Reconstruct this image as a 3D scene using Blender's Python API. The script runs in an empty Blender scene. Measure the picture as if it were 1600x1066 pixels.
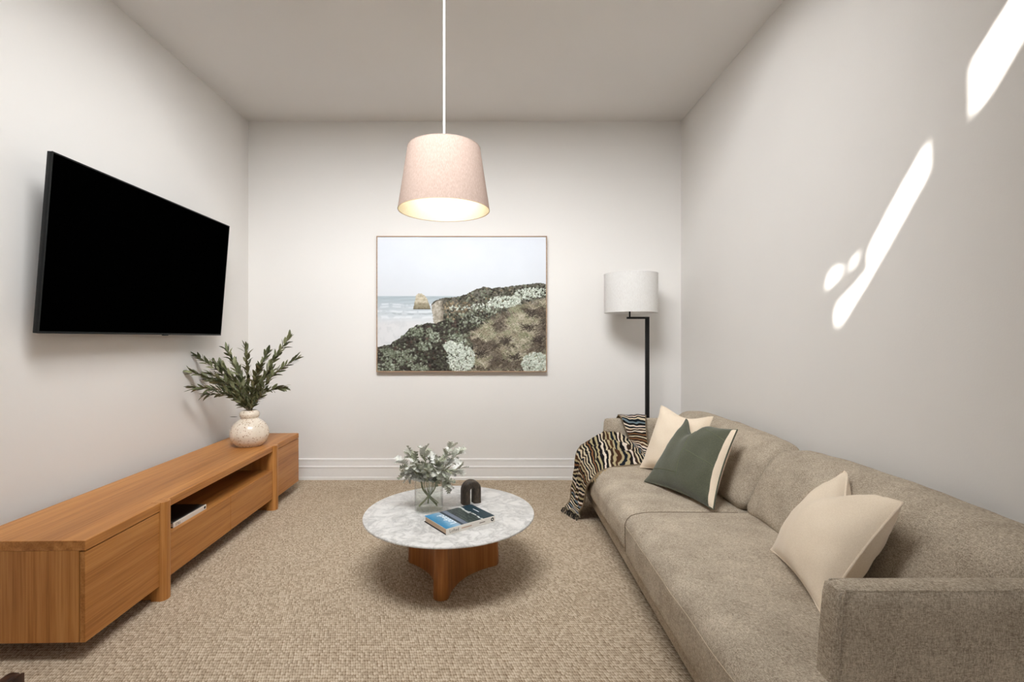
import bpy, bmesh, math, random
import numpy as np
from mathutils import Vector, Matrix, noise, Euler
from mathutils.bvhtree import BVHTree

random.seed(7)
rng = np.random.default_rng(11)
scene = bpy.context.scene
COL = scene.collection
PI = math.pi
R = math.radians

# ------------------------------------------------------------------ camera, light, exposure
F = 756.0                       # focal length in pixels of the 1600 x 1066 frame
VX, VY = 774.5, 529.5           # vanishing point of the room's length
HC = 1.175                      # camera height
XL, XR = -2.0685, 1.549         # side walls
YB, YR = 4.046, -1.70           # back wall, wall behind the camera
ZC = 2.994                      # ceiling

cam_d = bpy.data.cameras.new('camera')
cam_d.sensor_width = 36.0
cam_d.lens = F / 1600 * 36
cam_d.shift_x = (800 - VX) / 1600
cam_d.shift_y = -(533 - VY) / 1600
cam_d.clip_start = 0.05
cam = bpy.data.objects.new('camera', cam_d)
cam.location = (0, 0, HC)
cam.rotation_euler = (PI / 2, 0, 0)
COL.objects.link(cam)
scene.camera = cam

world = bpy.data.worlds.new('daylight')
world.use_nodes = True
world.node_tree.nodes['Background'].inputs[0].default_value = (0.75, 0.86, 1.0, 1)
world.node_tree.nodes['Background'].inputs[1].default_value = 1.0
scene.world = world

SUN = Vector((1.06, 1.0, -1.18)).normalized()
sun_d = bpy.data.lights.new('sun', 'SUN')
sun_d.energy = 26.0
sun_d.angle = R(0.85)
sun_d.color = (1.0, 0.97, 0.92)
sun = bpy.data.objects.new('sun', sun_d)
sun.rotation_euler = SUN.to_track_quat('-Z', 'Y').to_euler()
sun.location = (-4, -4, 6)
COL.objects.link(sun)

def area(name, loc, direction, sx, sy, power, color, spread=180):
    d = bpy.data.lights.new(name, 'AREA')
    d.shape = 'RECTANGLE'
    d.size, d.size_y = sx, sy
    d.energy = power
    d.color = color
    d.spread = R(spread)
    o = bpy.data.objects.new(name, d)
    o.location = loc
    o.rotation_euler = Vector(direction).to_track_quat('-Z', 'Y').to_euler()
    COL.objects.link(o)
    return o

area('skylight_daylight', (-0.35, 1.25, 3.28), (-0.08, 1.0, -0.85), 1.7, 0.75, 70, (0.945, 0.972, 1.0), 132)
area('rear_fill', (0.90, YR + 0.08, 1.35), (0, 1, 0), 1.0, 2.0, 11.5, (0.945, 0.972, 1.0))  # unseen fill lamp, added to brighten the near end of the room

scene.view_settings.view_transform = 'Standard'
scene.view_settings.look = 'None'
scene.view_settings.gamma = 1.0
scene.view_settings.use_curve_mapping = False
scene.view_settings.exposure = 0.08
scene.cycles.max_bounces = 20
scene.cycles.transmission_bounces = 20
scene.cycles.transparent_max_bounces = 32

# ------------------------------------------------------------------ helpers
ROOTM = {}

def tag(o, label=None, cat=None, group=None, kind=None):
    if label: o['label'] = label
    if cat: o['category'] = cat
    if group: o['group'] = group
    if kind: o['kind'] = kind
    return o

def thing(name, label, cat, loc=(0, 0, 0), rotz=0, group=None, rot=None):
    o = bpy.data.objects.new(name, None)
    o.empty_display_size = 0.1
    o.location = loc
    o.rotation_euler = rot if rot else (0, 0, rotz)
    COL.objects.link(o)
    ROOTM[o] = Matrix.Translation(loc) @ Euler(o.rotation_euler).to_matrix().to_4x4()
    return tag(o, label, cat, group)

def link(name, me, mat, parent=None, smooth=30):
    o = bpy.data.objects.new(name, me)
    COL.objects.link(o)
    if mat is not None:
        me.materials.append(mat)
    if parent is not None:
        o.parent = parent
    if smooth:
        me.shade_smooth()
        me.set_sharp_from_angle(angle=R(smooth))
    return o

def rootmat(p):
    m = Matrix.Identity(4)
    while p is not None:
        if p in ROOTM:
            return ROOTM[p]
        p = p.parent
    return m

def bmo(name, bm, mat, parent=None, smooth=30, local=False):
    """one mesh object; vertices given in world space unless local"""
    if parent is not None and not local:
        bm.transform(rootmat(parent).inverted())
    bmesh.ops.recalc_face_normals(bm, faces=bm.faces[:])
    me = bpy.data.meshes.new(name)
    bm.to_mesh(me)
    bm.free()
    return link(name, me, mat, parent, smooth)

def pyo(name, verts, faces, mat, parent=None, smooth=30, local=False, uvs=None):
    if parent is not None and not local:
        inv = rootmat(parent).inverted()
        verts = [inv @ Vector(v) for v in verts]
    me = bpy.data.meshes.new(name)
    me.from_pydata([tuple(v) for v in verts], [], faces)
    me.update()
    if uvs is not None:
        uvl = me.uv_layers.new(name='UVMap')
        for l in me.loops:
            uvl.data[l.index].uv = uvs[l.vertex_index]
    return link(name, me, mat, parent, smooth)

def box(x0, x1, y0, y1, z0, z1, bev=0.0, seg=2, bm=None):
    b = bmesh.new()
    bmesh.ops.create_cube(b, size=1.0)
    bmesh.ops.scale(b, vec=(x1 - x0, y1 - y0, z1 - z0), verts=b.verts)
    bmesh.ops.translate(b, vec=((x0 + x1) / 2, (y0 + y1) / 2, (z0 + z1) / 2), verts=b.verts)
    if bev:
        bmesh.ops.bevel(b, geom=b.edges[:], offset=bev, segments=seg, profile=0.5, affect='EDGES')
    if bm is None:
        return b
    merge(bm, b)
    return bm

def merge(dst, src):
    me = bpy.data.meshes.new('tmp')
    src.to_mesh(me)
    dst.from_mesh(me)
    bpy.data.meshes.remove(me)
    src.free()

def lathe(profile, n=48, centre=(0, 0, 0), close=False):
    """profile: (radius, z) pairs; open ends at r = 0 are closed by a fan"""
    bm = bmesh.new()
    rings = []
    for r, z in profile:
        if r < 1e-6:
            rings.append([bm.verts.new((centre[0], centre[1], centre[2] + z))])
        else:
            rings.append([bm.verts.new((centre[0] + r * math.cos(2 * PI * i / n), centre[1] + r * math.sin(2 * PI * i / n), centre[2] + z)) for i in range(n)])
    pairs = list(zip(rings[:-1], rings[1:]))
    if close:
        pairs.append((rings[-1], rings[0]))
    for a, b in pairs:
        for i in range(n):
            j = (i + 1) % n
            if len(a) == 1 and len(b) == 1: continue
            if len(a) == 1: bm.faces.new((a[0], b[j], b[i]))
            elif len(b) == 1: bm.faces.new((a[i], a[j], b[0]))
            else: bm.faces.new((a[i], a[j], b[j], b[i]))
    return bm

def tube(points, radius, n=8, bm=None, cap=True, radii=None):
    pts = [Vector(p) for p in points]
    b = bm or bmesh.new()
    rings = []
    up = Vector((0, 0, 1))
    prev = None
    for i, p in enumerate(pts):
        t = (pts[min(i + 1, len(pts) - 1)] - pts[max(i - 1, 0)]).normalized()
        if prev is None:
            a = t.cross(up if abs(t.z) < 0.9 else Vector((1, 0, 0))).normalized()
        else:
            a = (prev - t * prev.dot(t)).normalized()
        prev = a
        c = t.cross(a)
        r = radii[i] if radii else radius
        rings.append([b.verts.new(p + (a * math.cos(2 * PI * k / n) + c * math.sin(2 * PI * k / n)) * r) for k in range(n)])
    for r0, r1 in zip(rings[:-1], rings[1:]):
        for k in range(n):
            b.faces.new((r0[k], r0[(k + 1) % n], r1[(k + 1) % n], r1[k]))
    if cap:
        b.faces.new(rings[0][::-1]); b.faces.new(rings[-1])
    return b

def catmull(pts, n):
    pts = [Vector(p) for p in pts]
    out = []
    m = len(pts) - 1
    for k in range(n + 1):
        s = k / n * m
        i = min(int(s), m - 1)
        t = s - i
        p0 = pts[max(i - 1, 0)]; p1 = pts[i]; p2 = pts[i + 1]; p3 = pts[min(i + 2, m)]
        out.append(0.5 * ((2 * p1) + (p2 - p0) * t + (2 * p0 - 5 * p1 + 4 * p2 - p3) * t * t + (3 * p1 - p0 - 3 * p2 + p3) * t ** 3))
    return out

# ------------------------------------------------------------------ materials
def srgb(r, g, b):
    f = lambda c: (c / 255 / 12.92) if c / 255 <= 0.04045 else ((c / 255 + 0.055) / 1.055) ** 2.4
    return (f(r), f(g), f(b), 1.0)

class NT:
    def __init__(self, name):
        self.mat = bpy.data.materials.new(name)
        self.mat.use_nodes = True
        self.t = self.mat.node_tree
        self.b = self.t.nodes['Principled BSDF']
        self.out = self.t.nodes['Material Output']
    def n(self, typ, **kw):
        nd = self.t.nodes.new(typ)
        for k, v in kw.items():
            setattr(nd, k, v)
        return nd
    def l(self, a, b):
        self.t.links.new(a, b)
    def val(self, sock, v):
        if hasattr(v, 'links') or hasattr(v, 'is_linked'):
            self.l(v, sock)
        else:
            sock.default_value = v
    def math(self, op, a, b=0.0, c=None, clamp=False):
        nd = self.n('ShaderNodeMath', operation=op, use_clamp=clamp)
        self.val(nd.inputs[0], a); self.val(nd.inputs[1], b)
        if c is not None: self.val(nd.inputs[2], c)
        return nd.outputs[0]
    def coord(self, scale=(1, 1, 1), rot=(0, 0, 0), loc=(0, 0, 0), kind='Object'):
        tc = self.n('ShaderNodeTexCoord')
        mp = self.n('ShaderNodeMapping')
        mp.inputs['Scale'].default_value = scale
        mp.inputs['Rotation'].default_value = rot
        mp.inputs['Location'].default_value = loc
        self.l(tc.outputs[kind], mp.inputs['Vector'])
        return mp.outputs[0]
    def noise(self, vec, scale, detail=3, rough=0.5, dist=0.0):
        nd = self.n('ShaderNodeTexNoise')
        self.l(vec, nd.inputs['Vector'])
        nd.inputs['Scale'].default_value = scale
        nd.inputs['Detail'].default_value = detail
        nd.inputs['Roughness'].default_value = rough
        nd.inputs['Distortion'].default_value = dist
        return nd.outputs['Fac']
    def ramp(self, fac, stops, interp='LINEAR'):
        nd = self.n('ShaderNodeValToRGB')
        nd.color_ramp.interpolation = interp
        el = nd.color_ramp.elements
        while len(el) < len(stops): el.new(0.5)
        for e, (p, c) in zip(el, stops):
            e.position = p; e.color = c
        self.val(nd.inputs[0], fac)
        return nd.outputs[0]
    def mix(self, fac, a, b, blend='MIX'):
        nd = self.n('ShaderNodeMix', data_type='RGBA', blend_type=blend)
        self.val(nd.inputs[0], fac)
        self.val(nd.inputs[6], a); self.val(nd.inputs[7], b)
        return nd.outputs[2]
    def bump(self, height, strength=0.3, dist=0.002):
        nd = self.n('ShaderNodeBump')
        nd.inputs['Strength'].default_value = strength
        nd.inputs['Distance'].default_value = dist
        self.l(height, nd.inputs['Height'])
        self.l(nd.outputs[0], self.b.inputs['Normal'])
    def done(self, color=None, rough=0.5, spec=0.5, **kw):
        if color is not None: self.val(self.b.inputs['Base Color'], color)
        self.val(self.b.inputs['Roughness'], rough)
        self.b.inputs['Specular IOR Level'].default_value = spec
        for k, v in kw.items():
            self.val(self.b.inputs[k], v)
        return self.mat

def plain(name, rgb, rough=0.5, spec=0.5, var=0.04, scale=40, **kw):
    m = NT(name)
    c = srgb(*rgb)
    v = m.coord()
    f = m.noise(v, scale, 2)
    dark = tuple(x * (1 - var * 2) for x in c[:3]) + (1,)
    col = m.ramp(f, [(0.3, dark), (0.7, c)])
    return m.done(col, rough, spec, **kw)

def paint(name, rgb):
    m = NT(name)
    c = srgb(*rgb)
    v = m.coord()
    f = m.noise(v, 1.3, 3)
    col = m.ramp(f, [(0.3, tuple(x * 0.975 for x in c[:3]) + (1,)), (0.7, c)])
    h = m.noise(v, 160, 3)
    m.bump(h, 0.12, 0.002)
    return m.done(col, 0.75, 0.25)

M_WALL = paint('wall_paint', (231, 227, 222))
M_CEIL = paint('ceiling_paint', (230, 226, 222))
M_TRIM = plain('trim_gloss', (236, 233, 229), 0.35, 0.5, 0.01)

def carpet():
    m = NT('loop_carpet')
    tc = m.n('ShaderNodeTexCoord')
    sep = m.n('ShaderNodeSeparateXYZ'); m.l(tc.outputs['Object'], sep.inputs[0])
    ny = m.math('DIVIDE', sep.outputs[1], 0.0150)
    nx = m.math('ADD', m.math('DIVIDE', sep.outputs[0], 0.0088), m.math('MULTIPLY', ny, 0.5))
    cb = m.n('ShaderNodeCombineXYZ'); m.l(nx, cb.inputs[0]); m.l(ny, cb.inputs[1])
    vo = m.n('ShaderNodeTexVoronoi', voronoi_dimensions='2D')
    m.l(cb.outputs[0], vo.inputs['Vector'])
    vo.inputs['Scale'].default_value = 1.0
    vo.inputs['Randomness'].default_value = 0.36
    d = vo.outputs['Distance']
    hue = m.n('ShaderNodeSeparateColor'); m.l(vo.outputs['Color'], hue.inputs[0])
    yarn = m.ramp(hue.outputs[0], [(0.0, srgb(176, 158, 136)), (0.5, srgb(193, 175, 152)), (1.0, srgb(208, 192, 170))])
    gap = m.ramp(d, [(0.36, (1, 1, 1, 1)), (0.72, srgb(168, 152, 134))])
    col = m.mix(1.0, yarn, gap, 'MULTIPLY')
    big = m.noise(tc.outputs['Object'], 2.2, 3)
    tone = m.ramp(big, [(0.3, (0.93, 0.92, 0.91, 1)), (0.7, (1, 1, 1, 1))])
    col = m.mix(1.0, col, tone, 'MULTIPLY')
    h = m.math('SUBTRACT', 1.0, m.math('MULTIPLY', d, d))
    m.bump(h, 0.6, 0.004)
    return m.done(col, 0.95, 0.1)
M_CARPET = carpet()

def wood(name, axis, light, mid, dark, plank=0.0, plank_axis=1, seed=0.0, rough=0.42):
    m = NT(name)
    s = [38.0, 38.0, 38.0]; s[axis] = 1.3
    v = m.coord(scale=tuple(s), loc=(seed, seed * 1.7, seed * 0.6))
    f1 = m.noise(v, 1.0, 4, 0.6, 0.6)
    s2 = [150.0, 150.0, 150.0]; s2[axis] = 3.0
    f2 = m.noise(m.coord(scale=tuple(s2), loc=(seed, 0, 0)), 1.0, 3, 0.6)
    s3 = [7.0, 7.0, 7.0]; s3[axis] = 0.9
    wv = m.n('ShaderNodeTexWave', wave_type='RINGS', rings_direction='XYZ'[axis])
    m.l(m.coord(scale=tuple(s3), loc=(seed + 0.3, -seed, 0.4)), wv.inputs['Vector'])
    wv.inputs['Scale'].default_value = 1.2
    wv.inputs['Distortion'].default_value = 5.0
    wv.inputs['Detail'].default_value = 3.0
    wv.inputs['Detail Scale'].default_value = 1.2
    f = m.math('ADD', m.math('MULTIPLY', f1, 0.45), m.math('ADD', m.math('MULTIPLY', f2, 0.45), m.math('MULTIPLY', wv.outputs['Fac'], 0.10)))
    col = m.ramp(f, [(0.28, dark), (0.47, mid), (0.70, light)])
    if plank:
        tc = m.n('ShaderNodeTexCoord')
        sp = m.n('ShaderNodeSeparateXYZ'); m.l(tc.outputs['Object'], sp.inputs[0])
        idx = m.math('FLOOR', m.math('DIVIDE', sp.outputs[plank_axis], plank))
        wn = m.n('ShaderNodeTexWhiteNoise', noise_dimensions='1D')
        m.l(m.math('ADD', idx, seed), wn.inputs['W'])
        tone = m.ramp(wn.outputs['Value'], [(0.0, (0.82, 0.77, 0.71, 1)), (1.0, (1.06, 1.05, 1.04, 1))])
        col = m.mix(1.0, col, tone, 'MULTIPLY')
    m.bump(f2, 0.12, 0.001)
    return m.done(col, rough, 0.35)

OAK = (srgb(200, 143, 82), srgb(175, 116, 58), srgb(136, 83, 38))
M_OAK_X = wood('oak_length', 0, *OAK, plank=0.113, plank_axis=1, seed=3.0)
M_OAK_FRONT = wood('oak_front', 0, *OAK, plank=0.17, plank_axis=2, seed=8.0)
M_OAK_Z = wood('oak_upright', 2, *OAK, plank=0.0, seed=5.0)
M_OAK_END = wood('oak_end', 2, *OAK, plank=0.21, plank_axis=1, seed=6.0)
M_TABLEWOOD = wood('table_oak', 2, srgb(184, 124, 70), srgb(160, 100, 50), srgb(122, 72, 34), seed=1.5, rough=0.38)

def marble():
    m = NT('white_marble')
    v = m.coord()
    warp = m.n('ShaderNodeTexNoise'); m.l(v, warp.inputs['Vector'])
    warp.inputs['Scale'].default_value = 6.0; warp.inputs['Detail'].default_value = 5
    mixv = m.n('ShaderNodeMix', data_type='VECTOR'); mixv.inputs[0].default_value = 0.12
    m.l(v, mixv.inputs[4]); m.l(warp.outputs['Color'], mixv.inputs[5])
    f1 = m.noise(mixv.outputs[1], 13.0, 7, 0.62, 0.8)
    vein = m.math('ABSOLUTE', m.math('SUBTRACT', f1, 0.5))
    c1 = m.ramp(vein, [(0.0, srgb(186, 183, 179)), (0.03, srgb(203, 200, 196)), (0.10, srgb(216, 213, 209)), (0.3, srgb(224, 221, 217))])
    f2 = m.noise(mixv.outputs[1], 5.0, 5, 0.6, 1.2)
    vein2 = m.math('ABSOLUTE', m.math('SUBTRACT', f2, 0.47))
    c2 = m.ramp(vein2, [(0.0, (0.70, 0.70, 0.71, 1)), (0.012, (0.88, 0.88, 0.88, 1)), (0.07, (1, 1, 1, 1))])
    f3 = m.noise(v, 34.0, 5, 0.65)
    c3 = m.ramp(f3, [(0.35, (0.91, 0.91, 0.90, 1)), (0.62, (1, 1, 1, 1))])
    col = m.mix(0.9, m.mix(0.8, c1, c2, 'MULTIPLY'), c3, 'MULTIPLY')
    return m.done(col, 0.28, 0.4)
M_MARBLE = marble()

def fabric(name, light, dark, thread=520.0, bump=0.35, rough=0.92, contrast=1.0, sheen=0.0):
    m = NT(name)
    fa = m.noise(m.coord(scale=(0.25, 1, 1)), thread, 2, 0.6)
    fb = m.noise(m.coord(scale=(1, 0.25, 1), loc=(3, 1, 2)), thread, 2, 0.6)
    fc = m.noise(m.coord(scale=(1, 1, 0.25), loc=(7, 4, 2)), thread, 2, 0.6)
    f = m.math('DIVIDE', m.math('ADD', fa, m.math('ADD', fb, fc)), 3.0)
    fl = m.noise(m.coord(), 9.0, 3)
    g = m.math('ADD', m.math('MULTIPLY', f, 0.85), m.math('MULTIPLY', fl, 0.15))
    w = 0.13 / contrast
    col = m.ramp(g, [(0.5 - w, dark), (0.5 + w, light)])
    m.bump(f, bump, 0.003)
    kw = {}
    if sheen: kw = {'Sheen Weight': sheen, 'Sheen Roughness': 0.5}
    return m.done(col, rough, 0.15, **kw)

M_SOFA = fabric('sofa_linen', srgb(204, 190, 170), srgb(134, 120, 104), 380.0, 0.6, contrast=1.3)
M_GAP_SHADE = plain('sofa_gap_shade', (112, 97, 80), 0.9, 0.1)  # dark tone painted in for the shadow line between the seat cushions
M_SOFA_STITCH = plain('sofa_stitch', (200, 184, 160), 0.8, 0.2)
M_CREAM = fabric('cream_velvet', srgb(238, 222, 200), srgb(222, 203, 178), 500.0, 0.15, sheen=0.25)
M_GREEN = fabric('green_velvet', srgb(98, 99, 82), srgb(68, 71, 57), 420.0, 0.2, sheen=0.3)
M_GREENSTITCH = plain('green_stitch', (112, 116, 90), 0.8, 0.2)
M_BLACK = plain('black_metal', (16, 15, 15), 0.5, 0.3, 0.02)
M_SCREEN = plain('tv_screen', (1, 1, 1), 1.0, 0.0, 0.0)
M_TVCASE = plain('tv_casing', (14, 16, 17), 0.4, 0.3, 0.02)
M_WHITEFAB = fabric('white_shade', srgb(244, 242, 239), srgb(232, 229, 225), 420.0, 0.1)
M_CORD = plain('white_cord', (244, 243, 240), 0.5)
M_PAPER = plain('paper_pages', (225, 196, 168), 0.8, 0.2, 0.08, 300)
M_BOOKWHITE = plain('book_white', (232, 226, 216), 0.5, 0.3, 0.01)
M_BOOKDARK = plain('book_dark', (30, 28, 26), 0.6, 0.2, 0.05)
M_INKGREY = plain('ink_grey', (120, 108, 98), 0.7, 0.2)
M_INKTAN = plain('ink_tan', (206, 178, 158), 0.7, 0.2)
M_INKBLACK = plain('ink_black', (28, 24, 22), 0.7, 0.2)
M_INKWHITE = plain('ink_white', (232, 240, 244), 0.6, 0.2)
M_FRAME = wood('frame_oak', 0, srgb(182, 152, 124), srgb(160, 130, 102), srgb(126, 98, 74), seed=2.0)

def arch_mat():
    m = NT('dark_burnt_timber')
    f = m.noise(m.coord(scale=(1, 1, 0.5)), 60.0, 5, 0.7, 0.5)
    col = m.ramp(f, [(0.3, srgb(34, 29, 25)), (0.55, srgb(66, 56, 46)), (0.75, srgb(96, 82, 66))])
    m.bump(f, 0.6, 0.003)
    return m.done(col, 0.55, 0.4)
M_ARCH = arch_mat()

def speckle():
    m = NT('speckled_glaze')
    v = m.coord()
    vo = m.n('ShaderNodeTexVoronoi'); m.l(v, vo.inputs['Vector'])
    vo.inputs['Scale'].default_value = 98.0
    sc = m.n('ShaderNodeSeparateColor'); m.l(vo.outputs['Color'], sc.inputs[0])
    rad = m.math('MULTIPLY', sc.outputs[0], 0.42)
    dot = m.math('LESS_THAN', vo.outputs['Distance'], rad)
    keep = m.math('GREATER_THAN', sc.outputs[1], 0.2)
    msk = m.math('MULTIPLY', dot, keep)
    base = m.ramp(m.noise(v, 14, 3), [(0.3, srgb(216, 200, 180)), (0.7, srgb(230, 217, 200))])
    col = m.mix(m.math('MULTIPLY', msk, 0.85), base, srgb(150, 112, 82))
    return m.done(col, 0.22, 0.5)
M_SPECKLE = speckle()

def leaf_mat(name, cols, rough=0.5, spec=0.3):
    m = NT(name)
    oi = m.n('ShaderNodeObjectInfo')
    c = m.ramp(oi.outputs['Random'], [(i / (len(cols) - 1), srgb(*k)) for i, k in enumerate(cols)])
    f = m.noise(m.coord(scale=(1, 1, 1)), 90.0, 3)
    c = m.mix(1.0, c, m.ramp(f, [(0.3, (0.85, 0.85, 0.85, 1)), (0.7, (1, 1, 1, 1))]), 'MULTIPLY')
    return m.done(c, rough, spec)
M_OLIVE = leaf_mat('olive_leaf', [(66, 70, 44), (92, 96, 64), (114, 116, 82), (146, 146, 110), (82, 82, 50)])
M_TWIG = plain('olive_twig', (118, 104, 82), 0.8, 0.2, 0.1)
M_MILLER = leaf_mat('silver_leaf', [(168, 170, 150), (196, 196, 184), (222, 221, 215), (186, 188, 170), (140, 142, 116)], 0.8, 0.15)
M_MILLERSTEM = plain('silver_stem', (150, 156, 118), 0.7, 0.2, 0.1)

def glass(name, ior, tint):
    """thin clear sheet: passes light straight through, mirrors by Fresnel"""
    m = NT(name)
    m.t.nodes.remove(m.b)
    tr = m.n('ShaderNodeBsdfTransparent'); tr.inputs[0].default_value = tint
    gl = m.n('ShaderNodeBsdfGlossy'); gl.inputs['Roughness'].default_value = 0.02
    lw = m.n('ShaderNodeLayerWeight'); lw.inputs['Blend'].default_value = 0.5
    f0 = ((ior - 1) / (ior + 1)) ** 2
    refl = m.math('ADD', m.math('MULTIPLY', m.math('POWER', lw.outputs['Facing'], 5.0), 0.75), f0)
    mx = m.n('ShaderNodeMixShader')
    m.l(refl, mx.inputs[0]); m.l(tr.outputs[0], mx.inputs[1]); m.l(gl.outputs[0], mx.inputs[2])
    m.l(mx.outputs[0], m.out.inputs[0])
    return m.mat
M_GLASS = glass('clear_glass', 1.45, (0.984, 0.99, 0.985, 1))
M_WATER = glass('water', 1.33, (0.985, 0.99, 0.975, 1))

def shade_mat(name, light, dark, transl):
    m = NT(name)
    v = m.coord()
    f = m.noise(m.coord(scale=(1, 1, 0.15)), 380.0, 2)
    col = m.ramp(f, [(0.35, dark), (0.65, light)])
    m.done(col, 0.9, 0.1)
    tr = m.n('ShaderNodeBsdfTranslucent'); m.l(col, tr.inputs[0])
    mx = m.n('ShaderNodeMixShader'); mx.inputs[0].default_value = transl
    m.l(m.b.outputs[0], mx.inputs[1]); m.l(tr.outputs[0], mx.inputs[2])
    m.l(mx.outputs[0], m.out.inputs[0])
    return m.mat
M_PINK = shade_mat('blush_linen', srgb(182, 161, 149), srgb(166, 145, 133), 0.12)
M_LINING = shade_mat('shade_lining', srgb(250, 246, 232), srgb(246, 240, 224), 0.16)
M_WHITESHADE = shade_mat('white_drum', srgb(244, 242, 239), srgb(234, 231, 227), 0.25)

def emit(name, rgb, strength):
    m = NT(name)
    m.b.inputs['Emission Color'].default_value = srgb(*rgb)
    m.b.inputs['Emission Strength'].default_value = strength
    return m.done(srgb(*rgb), 0.4)
M_BULB = emit('warm_bulb', (255, 228, 168), 15.0)

def attr_mat(name, rough=0.6, spec=0.2):
    m = NT(name)
    a = m.n('ShaderNodeAttribute', attribute_name='print')
    return m.done(a.outputs['Color'], rough, spec)
M_PRINT = attr_mat('printed_canvas', 0.7, 0.15)
M_COVER = attr_mat('printed_cover', 0.35, 0.35)

# ------------------------------------------------------------------ the room
def slab(name, x0, x1, y0, y1, z0, z1, mat):
    return tag(bmo(name, box(x0, x1, y0, y1, z0, z1), mat, smooth=0), kind='structure')

slab('floor', XL - 0.1, XR + 0.1, YR - 0.1, YB + 0.1, -0.1, 0.0, M_CARPET)
slab('wall_back', XL - 0.1, XR + 0.1, YB, YB + 0.1, 0.0, ZC + 0.05, M_WALL)
slab('wall_left', XL - 0.1, XL, YR - 0.1, YB, 0.0, ZC + 0.05, M_WALL)
slab('wall_right', XR, XR + 0.1, YR - 0.1, YB, 0.0, ZC + 0.05, M_WALL)
slab('wall_rear', XL, XR, YR - 0.1, YR, 0.0, ZC + 0.05, M_WALL)

# ceiling with the rectangular opening of a rooflight behind the top of the frame
OX0, OX1, OY0, OY1 = -1.35, 1.10, -0.15, 2.30
bm = box(XL, XR, OY1, YB, ZC, ZC + 0.05)
box(XL, XR, YR, OY0, ZC, ZC + 0.05, bm=bm)
box(XL, OX0, OY0, OY1, ZC, ZC + 0.05, bm=bm)
box(OX1, XR, OY0, OY1, ZC, ZC + 0.05, bm=bm)
tag(bmo('ceiling', bm, M_CEIL, smooth=0), kind='structure')
ZP = 3.75
bm = box(OX0 - 0.05, OX0, OY0 - 0.05, OY1 + 0.05, ZC + 0.05, ZP)
box(OX1, OX1 + 0.05, OY0 - 0.05, OY1 + 0.05, ZC + 0.05, ZP, bm=bm)
box(OX0, OX1, OY0 - 0.05, OY0, ZC + 0.05, ZP, bm=bm)
box(OX0, OX1, OY1, OY1 + 0.05, ZC + 0.05, ZP, bm=bm)
tag(bmo('trim_1', bm, M_TRIM, smooth=0), kind='structure')

# unseen opaque sheet added over the rooflight, gaps cut to shape the wall's sun patches
def wall_to_sheet(px, py):
    y = F * XR / (px - VX)
    z = HC + (VY - py) * y / F
    t = (ZP - z) / -SUN.z
    return (XR - SUN.x * t, y - SUN.y * t)
gaps = [
    [(1448, 226), (1449, 270), (1398, 362), (1358, 432), (1313, 506), (1307, 498), (1308, 478), (1332, 454), (1360, 420), (1360, 388), (1402, 308)],
    [(1520, 98), (1521, 176), (1546, 146), (1598, 58), (1650, -60), (1645, -140), (1580, 2)],
    [(1293, 444), (1295, 430), (1304, 422), (1314, 423), (1316, 427), (1306, 436), (1296, 446)],
    [(1328, 415), (1334, 405), (1341, 401), (1338, 409), (1331, 416)],
]
bm = bmesh.new()
edges = []
loops = [[(OX0 - 0.05, OY0 - 0.05), (OX1 + 0.05, OY0 - 0.05), (OX1 + 0.05, OY1 + 0.05), (OX0 - 0.05, OY1 + 0.05)]] + [[wall_to_sheet(*p) for p in g] for g in gaps]
for lp in loops:
    vs = [bm.verts.new((x, y, ZP)) for x, y in lp]
    edges += [bm.edges.new((vs[i], vs[(i + 1) % len(vs)])) for i in range(len(vs))]
bmesh.ops.triangle_fill(bm, use_beauty=True, edges=edges)
M_SUN_MASK = plain('sun_mask_sheet', (240, 240, 238), 0.6, 0.3, 0.01)
tag(bmo('sun_mask', bm, M_SUN_MASK, smooth=0), kind='structure')

# unseen frame added round the rear fill lamp, on the solid wall
bm = box(0.30, 0.40, YR, YR + 0.05, 0.25, 2.45)
box(1.40, 1.50, YR, YR + 0.05, 0.25, 2.45, bm=bm)
box(0.40, 1.40, YR, YR + 0.05, 2.35, 2.45, bm=bm)
box(0.40, 1.40, YR, YR + 0.05, 0.25, 0.35, bm=bm)
tag(bmo('rear_fill_frame', bm, M_TRIM, smooth=0), kind='structure')

# skirting boards: stepped profile swept along the wall
def skirting(name, a, b, inward):
    prof = [(0, 0), (0.024, 0), (0.024, 0.020), (0.020, 0.026), (0.020, 0.098), (0.023, 0.102), (0.023, 0.110), (0.015, 0.116), (0.013, 0.158), (0.016, 0.162), (0.014, 0.172), (0.0, 0.176)]
    a, b, n = Vector(a), Vector(b), Vector(inward)
    bm = bmesh.new()
    ra = [bm.verts.new(a + n * d + Vector((0, 0, z))) for d, z in prof]
    rb = [bm.verts.new(b + n * d + Vector((0, 0, z))) for d, z in prof]
    k = len(prof)
    for i in range(k):
        bm.faces.new((ra[i], ra[(i + 1) % k], rb[(i + 1) % k], rb[i]))
    bm.faces.new(ra); bm.faces.new(rb[::-1])
    return tag(bmo(name, bm, M_TRIM, smooth=25), kind='structure')
skirting('baseboard_back', (XL, YB, 0), (XR, YB, 0), (0, -1, 0))
skirting('baseboard_left', (XL, YR, 0), (XL, YB - 0.024, 0), (1, 0, 0))
skirting('baseboard_right', (XR, YR, 0), (XR, YB - 0.024, 0), (-1, 0, 0))

# ------------------------------------------------------------------ sofa
SX = 0.60                        # front of the seat cushions
AX = 0.795                       # front of the arms
Y0, Y1 = 1.12, 3.56              # outer faces of the arms
sofa = thing('sofa', 'long taupe linen sofa along the right wall with thin low arms', 'sofa', (1.05, 2.34, 0))

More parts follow.
